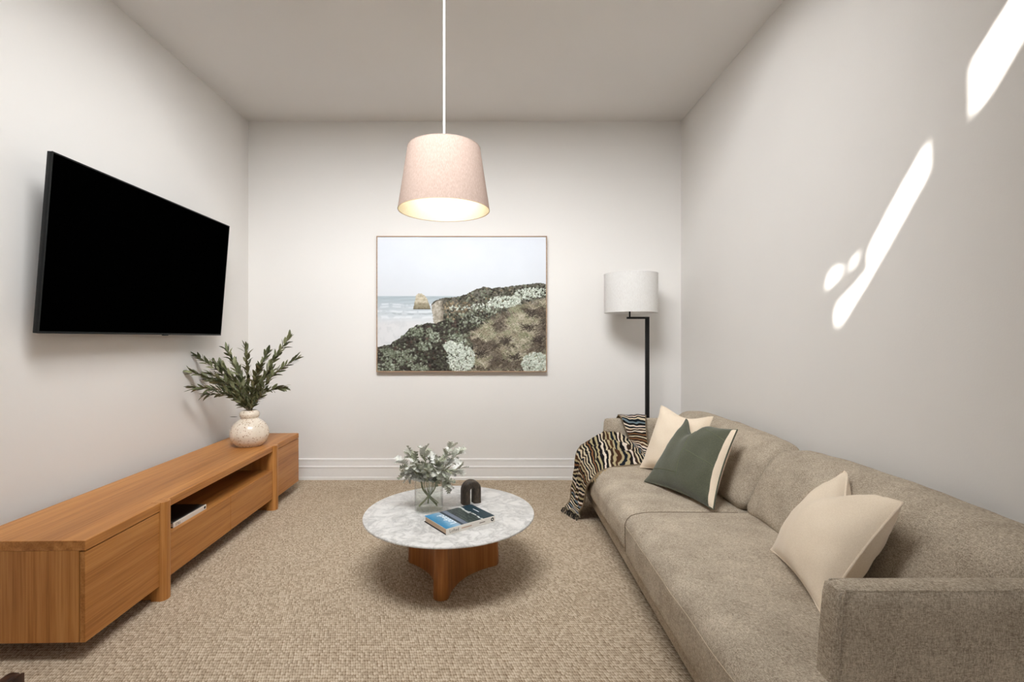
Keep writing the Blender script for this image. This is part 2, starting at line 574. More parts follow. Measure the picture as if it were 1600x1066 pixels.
def soft(x0, x1, y0, y1, z0, z1, r, n=(14, 40, 10), puff=(0.0, 0.0, 0.0), fn=None):
    """upholstered block: rounded box, faces bulging by puff, then fn(p, uvw) moves points"""
    c = Vector(((x0 + x1) / 2, (y0 + y1) / 2, (z0 + z1) / 2))
    h = Vector(((x1 - x0) / 2, (y1 - y0) / 2, (z1 - z0) / 2))
    b = bmesh.new()
    cache = {}
    def key(i, j, k):
        if (i, j, k) in cache: return cache[(i, j, k)]
        u = Vector((2 * i / n[0] - 1, 2 * j / n[1] - 1, 2 * k / n[2] - 1))
        p = Vector((u.x * h.x, u.y * h.y, u.z * h.z))
        q = Vector([max(-(h[a] - r), min(h[a] - r, p[a])) for a in range(3)])
        d = p - q
        if d.length > 1e-9:
            m = max(abs(d.x), abs(d.y), abs(d.z))
            d = d.normalized() * m
        p = q + d
        bl = Vector((1 - u.x ** 2, 1 - u.y ** 2, 1 - u.z ** 2))
        sg = lambda t: max(-1, min(1, t))
        p.x += puff[0] * sg(p.x / h.x) * (bl.y * bl.z) ** 0.6
        p.y += puff[1] * sg(p.y / h.y) * (bl.x * bl.z) ** 0.6
        p.z += puff[2] * sg(p.z / h.z) * (bl.x * bl.y) ** 0.5
        p = p + c
        if fn: p = fn(p, u)
        v = b.verts.new(p)
        cache[(i, j, k)] = v
        return v
    for ax in range(3):
        o = [a for a in range(3) if a != ax]
        for side in (0, n[ax]):
            for i in range(n[o[0]]):
                for j in range(n[o[1]]):
                    q = []
                    for di, dj in ((0, 0), (1, 0), (1, 1), (0, 1)):
                        idx = [0, 0, 0]
                        idx[ax] = side; idx[o[0]] = i + di; idx[o[1]] = j + dj
                        q.append(key(*idx))
                    b.faces.new(q)
    return b

bmo('base', soft(SX + 0.035, 1.50, Y0 - 0.02, Y1, 0.062, 0.17, 0.02, (8, 30, 4)), M_SOFA, sofa, 60)
for (fx, fy) in ((0.72, Y0 + 0.12), (0.72, Y1 - 0.16), (1.42, Y0 + 0.12), (1.42, Y1 - 0.16)):
    bmo('leg', box(fx - 0.03, fx + 0.03, fy - 0.03, fy + 0.03, 0.0, 0.066, 0.004), M_BLACK, sofa)

def arm_fn(p, u):
    if p.x < AX + 0.12:
        p.x += (p.z - 0.585) * 0.07
    return p
for nm, ya, yb in (('arm', Y0, Y0 + 0.066), ('arm', Y1 - 0.07, Y1)):
    a = bmo(nm, soft(AX, 1.50, ya, yb, 0.10, 0.592, 0.016, (16, 6, 16), (0.004, 0.006, 0.004), arm_fn), M_SOFA, sofa, 60)
    yo = ya + 0.012 if ya < 2 else yb - 0.012
    yi = yb - 0.012 if ya < 2 else ya + 0.012
    for yy in (yo, yi):
        pts = [(AX + 0.012 + (z - 0.585) * 0.07, yy + (-0.0085 if yy == min(yo, yi) else 0.0085), z) for z in np.linspace(0.12, 0.575, 12)]
        pts += [(x, yy + (-0.005 if yy == min(yo, yi) else 0.005), 0.5885) for x in np.linspace(AX + 0.02, 1.49, 14)]
        bmo('piping', tube(pts, 0.0028, 6), M_SOFA, a)

bmo('back_frame', soft(1.40, 1.515, Y0, Y1, 0.10, 0.60, 0.02, (4, 30, 8)), M_SOFA, sofa, 60)

def seat_fn(seed):
    def fn(p, u):
        if u.z > 0.2:
            w = noise.noise(Vector((p.x * 2.0, p.y * 13.0, seed))) * 0.0045 + noise.noise(Vector((p.x * 5, p.y * 6, seed + 4))) * 0.004
            p.z += w * min(1, (u.z - 0.2) / 0.5)
            # gentle roll-off at the front
            f = max(0.0, (SX + 0.13 - p.x) / 0.13)
            p.z -= 0.022 * f * f
        if u.x < -0.9:
            p.x += noise.noise(Vector((seed, p.y * 7, p.z * 9))) * 0.006
        # the crease near the end of the cushion
        for cy, amp in ((1.22, 0.010), ):
            if abs(p.y - cy - (p.x - 0.62) * 0.25) < 0.045 and p.x < 0.74 and u.z > 0.0:
                p.z -= amp * (1 - abs(p.y - cy - (p.x - 0.62) * 0.25) / 0.045) * max(0, (0.74 - p.x) / 0.14)
        return p
    return fn
YM = 2.262
for i, (ya, yb) in enumerate(((Y0 - 0.02, YM), (YM + 0.014, Y1))):
    cb = soft(SX, 1.32, ya, yb, 0.152, (0.368, 0.350)[i], (0.034, 0.056)[i], (30, 96, 14), (0.006, 0.0, 0.016), seat_fn(3.1 + i * 5))
    tree = BVHTree.FromBMesh(cb)
    c = bmo('seat_cushion', cb, M_SOFA, sofa, 60)
    def hit(o, d):
        h = tree.ray_cast(Vector(o), Vector(d).normalized())
        return h[0]
    pts = [hit((SX - 0.2, y, 0.31 + 0.2 * 0.35), (1, 0, -0.35)) for y in np.linspace(ya + 0.03, yb - 0.03, 60)]
    bmo('seam', tube(pts, 0.0014, 6), (M_SOFA_STITCH, M_SOFA)[i], c)
    # corded edge round the top of both ends
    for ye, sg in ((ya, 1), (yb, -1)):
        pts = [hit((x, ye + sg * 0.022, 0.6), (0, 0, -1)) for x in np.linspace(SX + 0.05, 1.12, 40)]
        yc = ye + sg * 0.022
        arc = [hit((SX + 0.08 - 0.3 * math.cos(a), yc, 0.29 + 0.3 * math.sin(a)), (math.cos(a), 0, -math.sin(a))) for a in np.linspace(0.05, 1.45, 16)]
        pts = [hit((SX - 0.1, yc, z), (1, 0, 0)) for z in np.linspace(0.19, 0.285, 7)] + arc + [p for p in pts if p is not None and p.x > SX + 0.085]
        bmo('piping', tube([p for p in pts if p is not None], 0.0036, 6), M_GAP_SHADE if i == 0 and sg < 0 else M_SOFA, c)  # the dark cord paints the shade where the two cushions meet

def back_fn(seed):
    def fn(p, u):
        t = (p.z - 0.34) / 0.33
        p.x += 0.17 * t
        w = noise.noise(Vector((p.x * 3, p.y * 5, p.z * 7 + seed))) * 0.010 + noise.noise(Vector((p.x * 3, p.y * 14, p.z * 9 + seed))) * 0.005
        if u.x < 0.3:
            p.x += w
            # pulled-in vertical seams near both ends
        p.z += w * 0.6 - 0.012 * abs(u.y) ** 4 * (1 if u.z > 0.5 else 0)
        return p
    return fn
for i, (ya, yb) in enumerate(((Y0 + 0.072, 2.285), (2.29, Y1 - 0.075))):
    bmo('back_cushion', soft(1.13, 1.33, ya, yb, 0.35, 0.665, 0.062, (12, 56, 18), (0.022, 0.004, 0.012), back_fn(i * 6.0 + 1)), M_SOFA, sofa, 60)

# ------------------------------------------------------------------ scatter cushions
def pillow(name, label, corners, thick, mat_front, mat_back=None, dent=None, n=30, pinch=0.045, stitch=None, seed=0.0, wrap=0.0):
    BL, BR, TR, TL = [Vector(c) for c in corners]
    cen = (BL + BR + TR + TL) / 4
    nor = (BR - BL).cross(TL - BL).normalized()
    if nor.dot(Vector((0, 0, HC)) - cen) < 0:
        nor = -nor
    base = Vector((cen.x, cen.y, min(c.z for c in (BL, BR, TR, TL))))
    root = thing(name, label, 'cushion', base)
    def plane(u, v):
        # in-plane outline: sides drawn in between the corners
        uu = u + pinch * (1 - 2 * u) * 4 * v * (1 - v) * (abs(2 * u - 1) ** 3)
        vv = v + pinch * (1 - 2 * v) * 4 * u * (1 - u) * (abs(2 * v - 1) ** 3)
        p = BL * (1 - uu) * (1 - vv) + BR * uu * (1 - vv) + TR * uu * vv + TL * (1 - uu) * vv
        if dent:
            du, dw, dd = dent
            g = max(0.0, 1 - abs(u - du) / dw)
            g = g * g * (3 - 2 * g)
            p -= (TL - BL).lerp(TR - BR, u).normalized() * dd * g * v ** 3
        return p
    def prof(u, v):
        a = (max(0.0, 4 * u * (1 - u))) ** 0.55 * (max(0.0, 4 * v * (1 - v))) ** 0.55
        if dent:
            du, dw, dd = dent
            a *= 1 - 0.45 * max(0.0, 1 - abs(u - du) / (dw * 0.7)) * v ** 4
        return a
    def wr(u, v, s):
        e = min(u, 1 - u, v, 1 - v)
        return (noise.noise(Vector((u * 5, v * 5, s))) * 0.009 + noise.noise(Vector((u * 14, v * 14, s + 3))) * 0.0035 * (1 - min(1, e * 5))) * min(1, e * 12)
    def pt(u, v, sgn):
        return plane(u, v) + nor * sgn * (thick * 0.5 * prof(u, v) + 0.0025 + wr(u, v, seed + sgn))
    halves = []
    for sgn, nm, mt in ((1, 'front_panel', mat_front), (-1, 'back_panel', mat_back or mat_front)):
        vs = []; fs = []
        for j in range(n + 1):
            for i in range(n + 1):
                vs.append(pt(i / n, j / n, sgn))
        for j in range(n):
            for i in range(n):
                a = j * (n + 1) + i
                q = (a, a + 1, a + n + 2, a + n + 1)
                if sgn > 0 and (i + 0.5) / n > 1 - wrap:
                    continue
                fs.append(q if sgn > 0 else q[::-1])
        if sgn < 0 and wrap:
            o = len(vs)
            for j in range(n + 1):
                for i in range(n + 1):
                    vs.append(pt(i / n, j / n, 1))
            for j in range(n):
                for i in range(n):
                    if (i + 0.5) / n > 1 - wrap:
                        a = o + j * (n + 1) + i
                        fs.append((a, a + 1, a + n + 2, a + n + 1))
        halves.append(pyo(nm, vs, fs, mt, root, 80))
    # closing seam around the edge
    ring = [(i / n, 0) for i in range(n)] + [(1, i / n) for i in range(n)] + [(1 - i / n, 1) for i in range(n)] + [(0, 1 - i / n) for i in range(n)]
    pts = [plane(u, v) for u, v in ring]
    bmo('edge_seam', tube(pts + [pts[0]], 0.0040, 6, cap=False), mat_front, root, 60)
    if stitch:
        for line in stitch:
            ps = []
            for k in range(25):
                t = k / 24
                u = line[0][0] * (1 - t) + line[1][0] * t; v = line[0][1] * (1 - t) + line[1][1] * t
                ps.append(pt(u, v, 1) + nor * 0.0004)
            bmo('stitching', tube(ps, 0.0013, 5), M_GREENSTITCH, halves[0], 60)
    return root

pillow('scatter_cushion', 'cream scatter cushion at the far end of the sofa behind the green one',
       ((0.905, 3.03, 0.370), (1.13, 2.72, 0.370), (1.285, 2.86, 0.715), (1.065, 3.11, 0.745)), 0.16, M_CREAM, seed=1.0, pinch=0.05, dent=(0.55, 0.5, 0.03))
pillow('scatter_cushion', 'green velvet scatter cushion with panel stitching and a cream back',
       ((0.842, 2.735, 0.369), (1.022, 2.270, 0.374), (1.205, 2.414, 0.72), (1.126, 2.86, 0.70)), 0.15, M_GREEN, M_CREAM, dent=(0.30, 0.30, 0.075), seed=4.0, wrap=0.055, n=36,
       stitch=[((0.50, 0.14), (0.46, 0.86)), ((0.47, 0.50), (0.93, 0.44)), ((0.03, 0.17), (0.5, 0.20)), ((0.62, 0.86), (0.93, 0.80))])
pillow('scatter_cushion', 'cream scatter cushion leaning by the near sofa arm with a dented top',
       ((1.03, 1.81, 0.385), (0.936, 1.39, 0.385), (1.179, 1.40, 0.70), (1.289, 1.786, 0.685)), 0.19, M_CREAM, dent=(0.42, 0.40, 0.075), seed=9.0)

# ------------------------------------------------------------------ throw blanket
def blanket_mat():
    m = NT('striped_throw')
    uv = m.n('ShaderNodeUVMap', uv_map='UVMap')
    nz = m.noise(uv.outputs[0], 5.0, 3)
    sp = m.n('ShaderNodeSeparateXYZ'); m.l(uv.outputs[0], sp.inputs[0])
    nw = m.n('ShaderNodeTexNoise'); m.l(m.coord(), nw.inputs['Vector']); nw.inputs['Scale'].default_value = 8.0
    s = m.math('ADD', m.math('MULTIPLY', sp.outputs[0], 58.0), m.math('MULTIPLY', m.math('SUBTRACT', nw.outputs['Fac'], 0.5), 3.4))
    idx = m.math('FLOOR', s)
    fr = m.math('FRACT', s)
    wn = m.n('ShaderNodeTexWhiteNoise', noise_dimensions='1D'); m.l(idx, wn.inputs['W'])
    lightc = m.ramp(wn.outputs['Value'], [(0.0, srgb(206, 190, 162)), (0.3, srgb(222, 206, 190)), (0.5, srgb(176, 160, 124)), (0.66, srgb(112, 128, 136)), (0.82, srgb(132, 92, 60)), (0.9, srgb(212, 196, 172))], 'CONSTANT')
    wn2 = m.n('ShaderNodeTexWhiteNoise', noise_dimensions='1D'); m.l(m.math('ADD', idx, 37.3), wn2.inputs['W'])
    darkc = m.ramp(wn2.outputs['Value'], [(0.0, srgb(28, 24, 24)), (0.35, srgb(58, 42, 32)), (0.6, srgb(26, 30, 36)), (0.8, srgb(78, 52, 36))], 'CONSTANT')
    sel = m.math('LESS_THAN', fr, 0.56)
    col = m.mix(sel, lightc, darkc)
    edge = m.math('GREATER_THAN', m.math('ABSOLUTE', m.math('SUBTRACT', sp.outputs[1], 0.5)), 0.455)
    col = m.mix(edge, col, srgb(120, 104, 84))
    w = m.noise(m.coord(), 480.0, 2)
    m.bump(w, 0.4, 0.003)
    return m.done(col, 0.95, 0.1)
M_THROW = blanket_mat()
st = [((0.90, 3.598, 0.40), (1.13, 3.598, 0.40)), ((0.895, 3.598, 0.54), (1.12, 3.596, 0.54)), ((0.895, 3.575, 0.606), (1.11, 3.575, 0.608)), ((0.895, 3.490, 0.612), (1.085, 3.485, 0.612)),
      ((0.925, 3.465, 0.53), (1.075, 3.445, 0.52)), ((0.955, 3.455, 0.45), (1.068, 3.38, 0.43)), ((0.95, 3.45, 0.435), (1.03, 3.20, 0.368)), ((0.87, 3.465, 0.47), (0.93, 3.10, 0.364)),
      ((0.77, 3.47, 0.465), (0.745, 3.04, 0.362)), ((0.67, 3.47, 0.435), (0.645, 2.98, 0.350)), ((0.588, 3.44, 0.375), (0.590, 2.965, 0.300)), ((0.566, 3.43, 0.25), (0.570, 3.02, 0.23)),
      ((0.552, 3.42, 0.12), (0.560, 3.09, 0.10)), ((0.520, 3.38, 0.035), (0.556, 3.13, 0.035)), ((0.470, 3.30, 0.012), (0.545, 3.13, 0.014))]
NS, NTW = 150, 34
Lp = catmull([a for a, b in st], NS)
Rp = catmull([b for a, b in st], NS)
vs, uvs, fs = [], [], []
for i in range(NS + 1):
    s = i / NS
    tang = ((Lp[min(i + 1, NS)] + Rp[min(i + 1, NS)]) - (Lp[max(i - 1, 0)] + Rp[max(i - 1, 0)])).normalized()
    wv = (Rp[i] - Lp[i]).normalized()
    nrm = wv.cross(tang)
    if nrm.dot(Vector((0, 0, HC)) - Lp[i]) < 0: nrm = -nrm
    heap = math.exp(-((s - 0.56) / 0.12) ** 2)
    drop = 1.0 if s > 0.70 else 0.0
    for j in range(NTW + 1):
        t = j / NTW
        p = Lp[i].lerp(Rp[i], t)
        fold = 0.5 + 0.5 * math.sin(t * 17 + 5 * noise.noise(Vector((s * 6, t * 2, 1.0))))
        amp = 0.003 + 0.042 * heap * min(1.0, (1 - t) * 3) + 0.018 * (min(1, max(0, (s - 0.70) / 0.1)))
        bmp = (noise.noise(Vector((p.x * 15, p.y * 15, p.z * 15))) * 0.040 + noise.noise(Vector((p.x * 34, p.y * 34, 2))) * 0.016) * heap + noise.noise(Vector((p.x * 12, p.y * 12, p.z * 12))) * 0.006
        p = p + nrm * (amp * fold + abs(bmp) * min(1.0, (1 - t) * 4))
        p.z = max(p.z, 0.006)
        vs.append(p); uvs.append((s, t))
for i in range(NS):
    for j in range(NTW):
        a = i * (NTW + 1) + j
        fs.append((a, a + 1, a + NTW + 2, a + NTW + 1))
blanket = thing('throw_blanket', 'striped fringed throw draped over the far sofa arm and seat', 'blanket', (0.75, 3.3, 0.0))
bl = pyo('cloth', vs, fs, M_THROW, blanket, 80, uvs=uvs)
sm = bl.modifiers.new('thickness', 'SOLIDIFY'); sm.thickness = 0.005; sm.offset = 1
bm = bmesh.new()
for k in range(26):
    t = k / 25
    p = vs[NS * (NTW + 1) + int(t * NTW)]
    d = Vector((-0.5 + random.uniform(-0.3, 0.3), -0.3 + random.uniform(-0.4, 0.4), 0)).normalized()
    L = random.uniform(0.02, 0.035)
    tube([p + Vector((0, 0, 0.001)), p + d * L * 0.5 + Vector((0, 0, 0.003)), Vector((p.x + d.x * L, p.y + d.y * L, 0.004))], 0.0022, 5, bm=bm)
bmo('fringe', bm, M_INKBLACK, blanket, 60)
bm = bmesh.new()
for k in range(22):
    i = int(NS * (0.55 + 0.16 * k / 21))
    p = vs[i * (NTW + 1) + NTW]
    d = Vector((random.uniform(-0.6, 0.3), -1, -0.1)).normalized()
    L = random.uniform(0.02, 0.04)
    tube([p + Vector((0, 0, 0.002)), p + d * L * 0.5 + Vector((0, 0, 0.003)), p + d * L + Vector((0, 0, -0.001))], 0.002, 5, bm=bm)
bmo('side_fringe', bm, plain('throw_fringe', (176, 152, 112), 0.9, 0.1), blanket, 60)

# ------------------------------------------------------------------ television unit
tvu = thing('television_unit', 'long low oak television unit with rounded legs against the left wall', 'cabinet', (-1.491, 1.7585, 0), R(91.2))
LN, DP = 2.009, 0.452
ZT, ZS, ZB = 0.441, 0.404, 0.070
LEG = ((0.402, 0.462), (LN - 0.462, LN - 0.402))
def L_(name, b, mat, par=tvu, smooth=30):
    return bmo(name, b, mat, par, smooth, local=True)
L_('top', box(0, LN, 0, DP, ZS, ZT, 0.0015, 1), M_OAK_X)
for xa, xb in ((0.0, 0.018), (LN - 0.018, LN)):
    L_('side_panel', box(xa, xb, 0.0235, DP, ZB, ZS, 0.001, 1), M_OAK_END)
for xa, xb in ((0.0, LEG[0][0] - 0.002), (LEG[1][1] + 0.002, LN)):
    L_('door', box(xa, xb, 0.001, 0.0205, ZB, ZS - 0.0045, 0.001, 1), M_OAK_FRONT)
for xa, xb in LEG:
    b = box(xa, xb, -0.020, 0.040, 0.0, ZT + 0.0005)
    ed = [e for e in b.edges if abs(e.verts[0].co.z - e.verts[1].co.z) > 0.1 and e.verts[0].co.y < 0]
    bmesh.ops.bevel(b, geom=ed, offset=0.024, segments=6, profile=0.5, affect='EDGES')
    L_('leg', b, M_OAK_Z)
    xm = (xa + xb) / 2
    L_('leg_rail', box(xm - 0.016, xm + 0.016, 0.04, DP - 0.03, 0.0, ZB, 0.001, 1), M_OAK_X)
    L_('divider', box(xm - 0.014, xm + 0.014, 0.04, DP - 0.015, ZB + 0.018, ZS, 0.0), M_OAK_Z)
bx0, bx1 = LEG[0][1], LEG[1][0]
L_('bottom_panel', box(0.018, LN - 0.018, 0.022, DP, ZB, ZB + 0.018), M_OAK_X)
L_('back_panel', box(0.018, LN - 0.018, DP - 0.014, DP, ZB + 0.018, ZS), M_OAK_X)
L_('shelf', box(bx0 - 0.02, bx1 + 0.02, 0.0215, DP - 0.015, 0.254, 0.2725), M_OAK_X)
mid = (bx0 + bx1) / 2
for xa, xb in ((bx0 + 0.002, mid - 0.0015), (mid + 0.0015, bx1 - 0.002)):
    L_('drawer', box(xa, xb, 0.001, 0.0205, ZB + 0.012, 0.276, 0.001, 1), M_OAK_FRONT)

# book lying in the open bay
def text_obj(name, body, size, mat, parent, M, extrude=0.0002):
    cu = bpy.data.curves.new(name, 'FONT')
    cu.body = body; cu.size = size; cu.extrude = extrude; cu.resolution_u = 3
    tmp = bpy.data.objects.new(name, cu)
    COL.objects.link(tmp)
    dg = bpy.context.evaluated_depsgraph_get()
    me = bpy.data.meshes.new_from_object(tmp.evaluated_get(dg))
    bpy.data.objects.remove(tmp)
    me.name = name
    me.transform(M)
    me.materials.clear()
    return link(name, me, mat, parent, 0)

def frame_matrix(origin, xdir, ydir):
    x = Vector(xdir).normalized(); y = Vector(ydir).normalized(); z = x.cross(y)
    return Matrix(((x.x, y.x, z.x, origin[0]), (x.y, y.y, z.y, origin[1]), (x.z, y.z, z.z, origin[2]), (0, 0, 0, 1)))

def fade_noise(w, h, scale, seed, octv=4):
    """value noise on a grid, 0..1"""
    r = np.random.default_rng(seed)
    out = np.zeros((h, w)); amp = 1.0; tot = 0
    for o in range(octv):
        gx = max(2, int(scale * 2 ** o)); gy = max(2, int(scale * 2 ** o * h / w))
        g = r.random((gy + 2, gx + 2))
        X = np.linspace(0, gx, w); Y = np.linspace(0, gy, h)
        xi = X.astype(int); yi = Y.astype(int); fx = X - xi; fy = Y - yi
        fx = fx * fx * (3 - 2 * fx); fy = fy * fy * (3 - 2 * fy)
        a = g[np.ix_(yi, xi)] * (1 - fx) + g[np.ix_(yi, xi + 1)] * fx
        c = g[np.ix_(yi + 1, xi)] * (1 - fx) + g[np.ix_(yi + 1, xi + 1)] * fx
        out += amp * (a * (1 - fy[:, None]) + c * fy[:, None]); tot += amp; amp *= 0.55
    return out / tot

def print_plane(name, img, origin, xdir, ydir, sx, sy, mat, parent):
    """flat print: img (h, w, 3) in display colours, row 0 at the top"""
    h, w, _ = img.shape
    img = np.clip(img / 255, 0, 1)
    lin = np.where(img <= 0.04045, img / 12.92, ((img + 0.055) / 1.055) ** 2.4)
    x = Vector(xdir).normalized(); y = Vector(ydir).normalized(); o = Vector(origin)
    U, V = np.meshgrid(np.linspace(0, sx, w), np.linspace(sy, 0, h))
    co = np.array(o)[None, None] + U[..., None] * np.array(x) + V[..., None] * np.array(y)
    idx = np.arange(w * h).reshape(h, w)
    f = np.stack([idx[1:, :-1], idx[1:, 1:], idx[:-1, 1:], idx[:-1, :-1]], -1).reshape(-1, 4)
    me = bpy.data.meshes.new(name)
    me.from_pydata(co.reshape(-1, 3).tolist(), [], f.tolist())
    at = me.color_attributes.new('print', 'FLOAT_COLOR', 'POINT')
    at.data.foreach_set('color', np.concatenate([lin.reshape(-1, 3), np.ones((w * h, 1))], 1).astype(np.float32).ravel())
    return link(name, me, mat, parent, 0)

bk = thing('book', 'white-spined book lying in the open bay of the oak unit', 'book', (-1.535, 2.305, 0.2725), R(90))
def B_(name, b, mat, par=bk):
    return bmo(name, b, mat, par, 30, local=True)
B_('cover', box(0, 0.262, 0.0, 0.004, 0, 0.0245, 0.0008, 1), M_BOOKWHITE)
B_('back_board', box(0, 0.262, 0.004, 0.20, 0, 0.003), M_BOOKDARK)
B_('pages', box(0.004, 0.258, 0.004, 0.195, 0.003, 0.0215), M_PAPER)
n1 = fade_noise(44, 34, 3, 5)
img = np.zeros((34, 44, 3)) + 22
img += (np.clip(n1 - 0.5, 0, 1) * 330)[..., None] * np.array([1, 0.9, 0.8])
img[:, :3] = (120, 116, 110)
img[-2:, :] = (96, 92, 88)
B_('front_board', box(0, 0.262, 0.004, 0.20, 0.0215, 0.0243), M_BOOKDARK)
print_plane('cover_print', img, (0.0, 0.004, 0.0246), (1, 0, 0), (0, 1, 0), 0.262, 0.196, M_COVER, bk)
text_obj('spine_title', 'STILL', 0.017, M_INKGREY, bk, frame_matrix((0.014, -0.0002, 0.006), (1, 0, 0), (0, 0, 1)))
bmd = lathe([(0, 0), (0.007, 0), (0.007, 0.0004), (0, 0.0004)], 20)
bmd.transform(frame_matrix((0.248, -0.0001, 0.0125), (1, 0, 0), (0, 0, 1)))
B_('spine_emblem', bmd, M_INKBLACK)

# ------------------------------------------------------------------ speckled vase and olive branches
VC = Vector((-1.696, 3.335, ZT + 0.0006))
prof = [(0, 0.0), (0.072, 0.0), (0.086, 0.006), (0.108, 0.030), (0.121, 0.062), (0.1235, 0.085), (0.119, 0.112), (0.105, 0.142), (0.086, 0.164), (0.066, 0.178), (0.0555, 0.186),
        (0.0555, 0.192), (0.060, 0.199), (0.0635, 0.210), (0.0625, 0.222), (0.056, 0.233), (0.047, 0.240), (0.041, 0.242), (0.039, 0.238), (0.043, 0.225), (0.043, 0.20), (0.045, 0.18), (0.08, 0.155), (0.105, 0.11), (0.105, 0.06), (0.08, 0.02), (0, 0.012)]
def smooth_profile(p, n):
    q = catmull([(a, b, 0) for a, b in p], n)
    return [(max(0.0, v.x), v.y) for v in q]
vase = bmo('ceramic_vase', lathe(smooth_profile(prof, 90), 64, VC), M_SPECKLE, None, 60)
vase.data.transform(Matrix.Translation(-VC)); vase.location = VC
tag(vase, 'round speckled cream ceramic vase with a bulging collar on the oak unit', 'vase')

def leaf_mesh(name, L, W, bend, mat, lobes=0, nseg=7, cup=0.25, depth=0.45):
    vs, fs = [], []
    for i in range(nseg + 1):
        t = i / nseg
        w = W * 0.5 * (math.sin(PI * min(1, t ** 0.8)) ** 0.75 if 0 < t < 1 else 0.0)
        if lobes and 0 < t < 1:
            w = W * 0.5 * (0.35 + 0.65 * math.sin(PI * (0.12 + 0.80 * t))) * (1 - depth + depth * abs(math.sin(PI * lobes * t)))
        z = -bend * L * t * t
        off = L * 0.12 * abs(math.sin(PI * lobes * t)) if lobes else 0.0
        vs += [(L * t + off, -w, z + cup * w), (L * t, 0, z), (L * t + off, w, z + cup * w)]
    for i in range(nseg):
        a = i * 3
        fs += [(a, a + 3, a + 4, a + 1), (a + 1, a + 4, a + 5, a + 2)]
    me = bpy.data.meshes.new(name)
    me.from_pydata(vs, [], fs)
    me.materials.append(mat)
    me.shade_smooth()
    return me

def orient(p, d, roll):
    x = Vector(d).normalized()
    up = Vector((0, 0, 1)) if abs(x.z) < 0.95 else Vector((0, 1, 0))
    y = up.cross(x).normalized()
    z = x.cross(y)
    M = Matrix(((x.x, y.x, z.x, p[0]), (x.y, y.y, z.y, p[1]), (x.z, y.z, z.z, p[2]), (0, 0, 0, 1)))
    return M @ Matrix.Rotation(roll, 4, 'X')

olive_meshes = [leaf_mesh('leaf', random.uniform(0.058, 0.086), random.uniform(0.018, 0.025), random.uniform(-0.15, 0.35), M_OLIVE) for _ in range(7)]

def at(px, py, y):
    return Vector(((px - VX) * y / F, y, HC - (py - VY) * y / F))

def branch(name, pts, label, cat, group, meshes, stem_mat, r0, r1, n_leaf, start, spread, whorl, lscale=(0.8, 1.1), extra=None):
    path = catmull(pts, 22)
    base = path[0].copy()
    rel = [p - base for p in path]
    b = tube(rel, r0, 6, radii=[r0 + (r1 - r0) * i / 22 for i in range(23)])
    o = bmo(name, b, stem_mat, None, 60)
    o.location = base
    tag(o, label, cat, group)
    for k in range(n_leaf):
        s = start + (1 - start) * (k + random.random() * 0.7) / n_leaf
        s = min(s, 0.995)
        i = min(int(s * 22), 21)
        p = rel[i].lerp(rel[i + 1], s * 22 - i)
        t = (rel[min(i + 1, 22)] - rel[max(i - 1, 0)]).normalized()
        a = t.cross(Vector((0, 0, 1))).normalized()
        c = a.cross(t)
        ph = k * whorl + random.uniform(-0.5, 0.5)
        side = a * math.cos(ph) + c * math.sin(ph)
        ang = spread * random.uniform(0.6, 1.25) * (1 - 0.35 * s)
        d = t * math.cos(ang) + side * math.sin(ang)
        lf = bpy.data.objects.new('leaf', random.choice(meshes))
        COL.objects.link(lf)
        lf.parent = o
        sc = random.uniform(*lscale)
        lf.matrix_basis = orient(p, d, random.uniform(-0.9, 0.9)) @ Matrix.Scale(sc, 4)
    return o

mouth = VC + Vector((0, 0, 0.235))
tips = [  # tip pixel, depth, label
    (280, 580, 3.22, 'olive branch from the speckled vase reaching farthest left'),
    (299, 557, 3.30, 'olive branch reaching upper left above the longest left one'),
    (300, 606, 3.12, 'olive branch leaning low left under the longest left one'),
    (320, 617, 3.30, 'lowest short olive branch drooping left of the speckled vase'),
    (354, 547, 3.38, 'olive branch rising up and slightly left below the television corner'),
    (384, 545, 3.30, 'upright olive branch in the middle of the speckled vase'),
    (452, 528, 3.42, 'tallest olive branch reaching to the upper right'),
    (464, 560, 3.35, 'olive branch reaching farthest right from the speckled vase'),
    (444, 605, 3.28, 'lowest olive branch spreading right of the speckled vase'),
    (418, 550, 3.48, 'olive branch between the upright one and the tallest one'),
    (334, 566, 3.46, None), (330, 585, 3.20, None), (345, 572, 3.24, None), (405, 575, 3.22, None), (425, 580, 3.40, None), (366, 566, 3.44, None), (312, 592, 3.40, None),
]
for i, (px, py, dy, lab) in enumerate(tips):
    tip = at(px, py, dy)
    tip.x = max(tip.x, XL + 0.03)
    st0 = mouth + Vector((random.uniform(-0.018, 0.018), random.uniform(-0.018, 0.018), -0.13))
    m0 = mouth + (tip - mouth).normalized() * 0.02
    m0.z = mouth.z + 0.012
    ctr = mouth.lerp(tip, 0.45) + Vector((0, 0, 0.045 + 0.02 * random.random()))
    Lb = (tip - mouth).length
    branch('olive_branch', [st0, m0, ctr, tip], lab or 'short leafy olive branch inside the dense middle of the bunch', 'branch', 'olive branches in the speckled vase',
           olive_meshes, M_TWIG, 0.0034, 0.0012, int(20 + Lb * 70), 0.34, 0.78, 2.3)
lf = bpy.data.objects.new('fallen_leaf', olive_meshes[0].copy())
COL.objects.link(lf)
lf.matrix_basis = orient(VC + Vector((-0.066, -0.03, 0.199)), (-0.9, -0.3, -0.05), 0.3) @ Matrix.Scale(0.8, 4)
tag(lf, 'single dark olive leaf caught at the collar of the speckled vase', 'leaf')

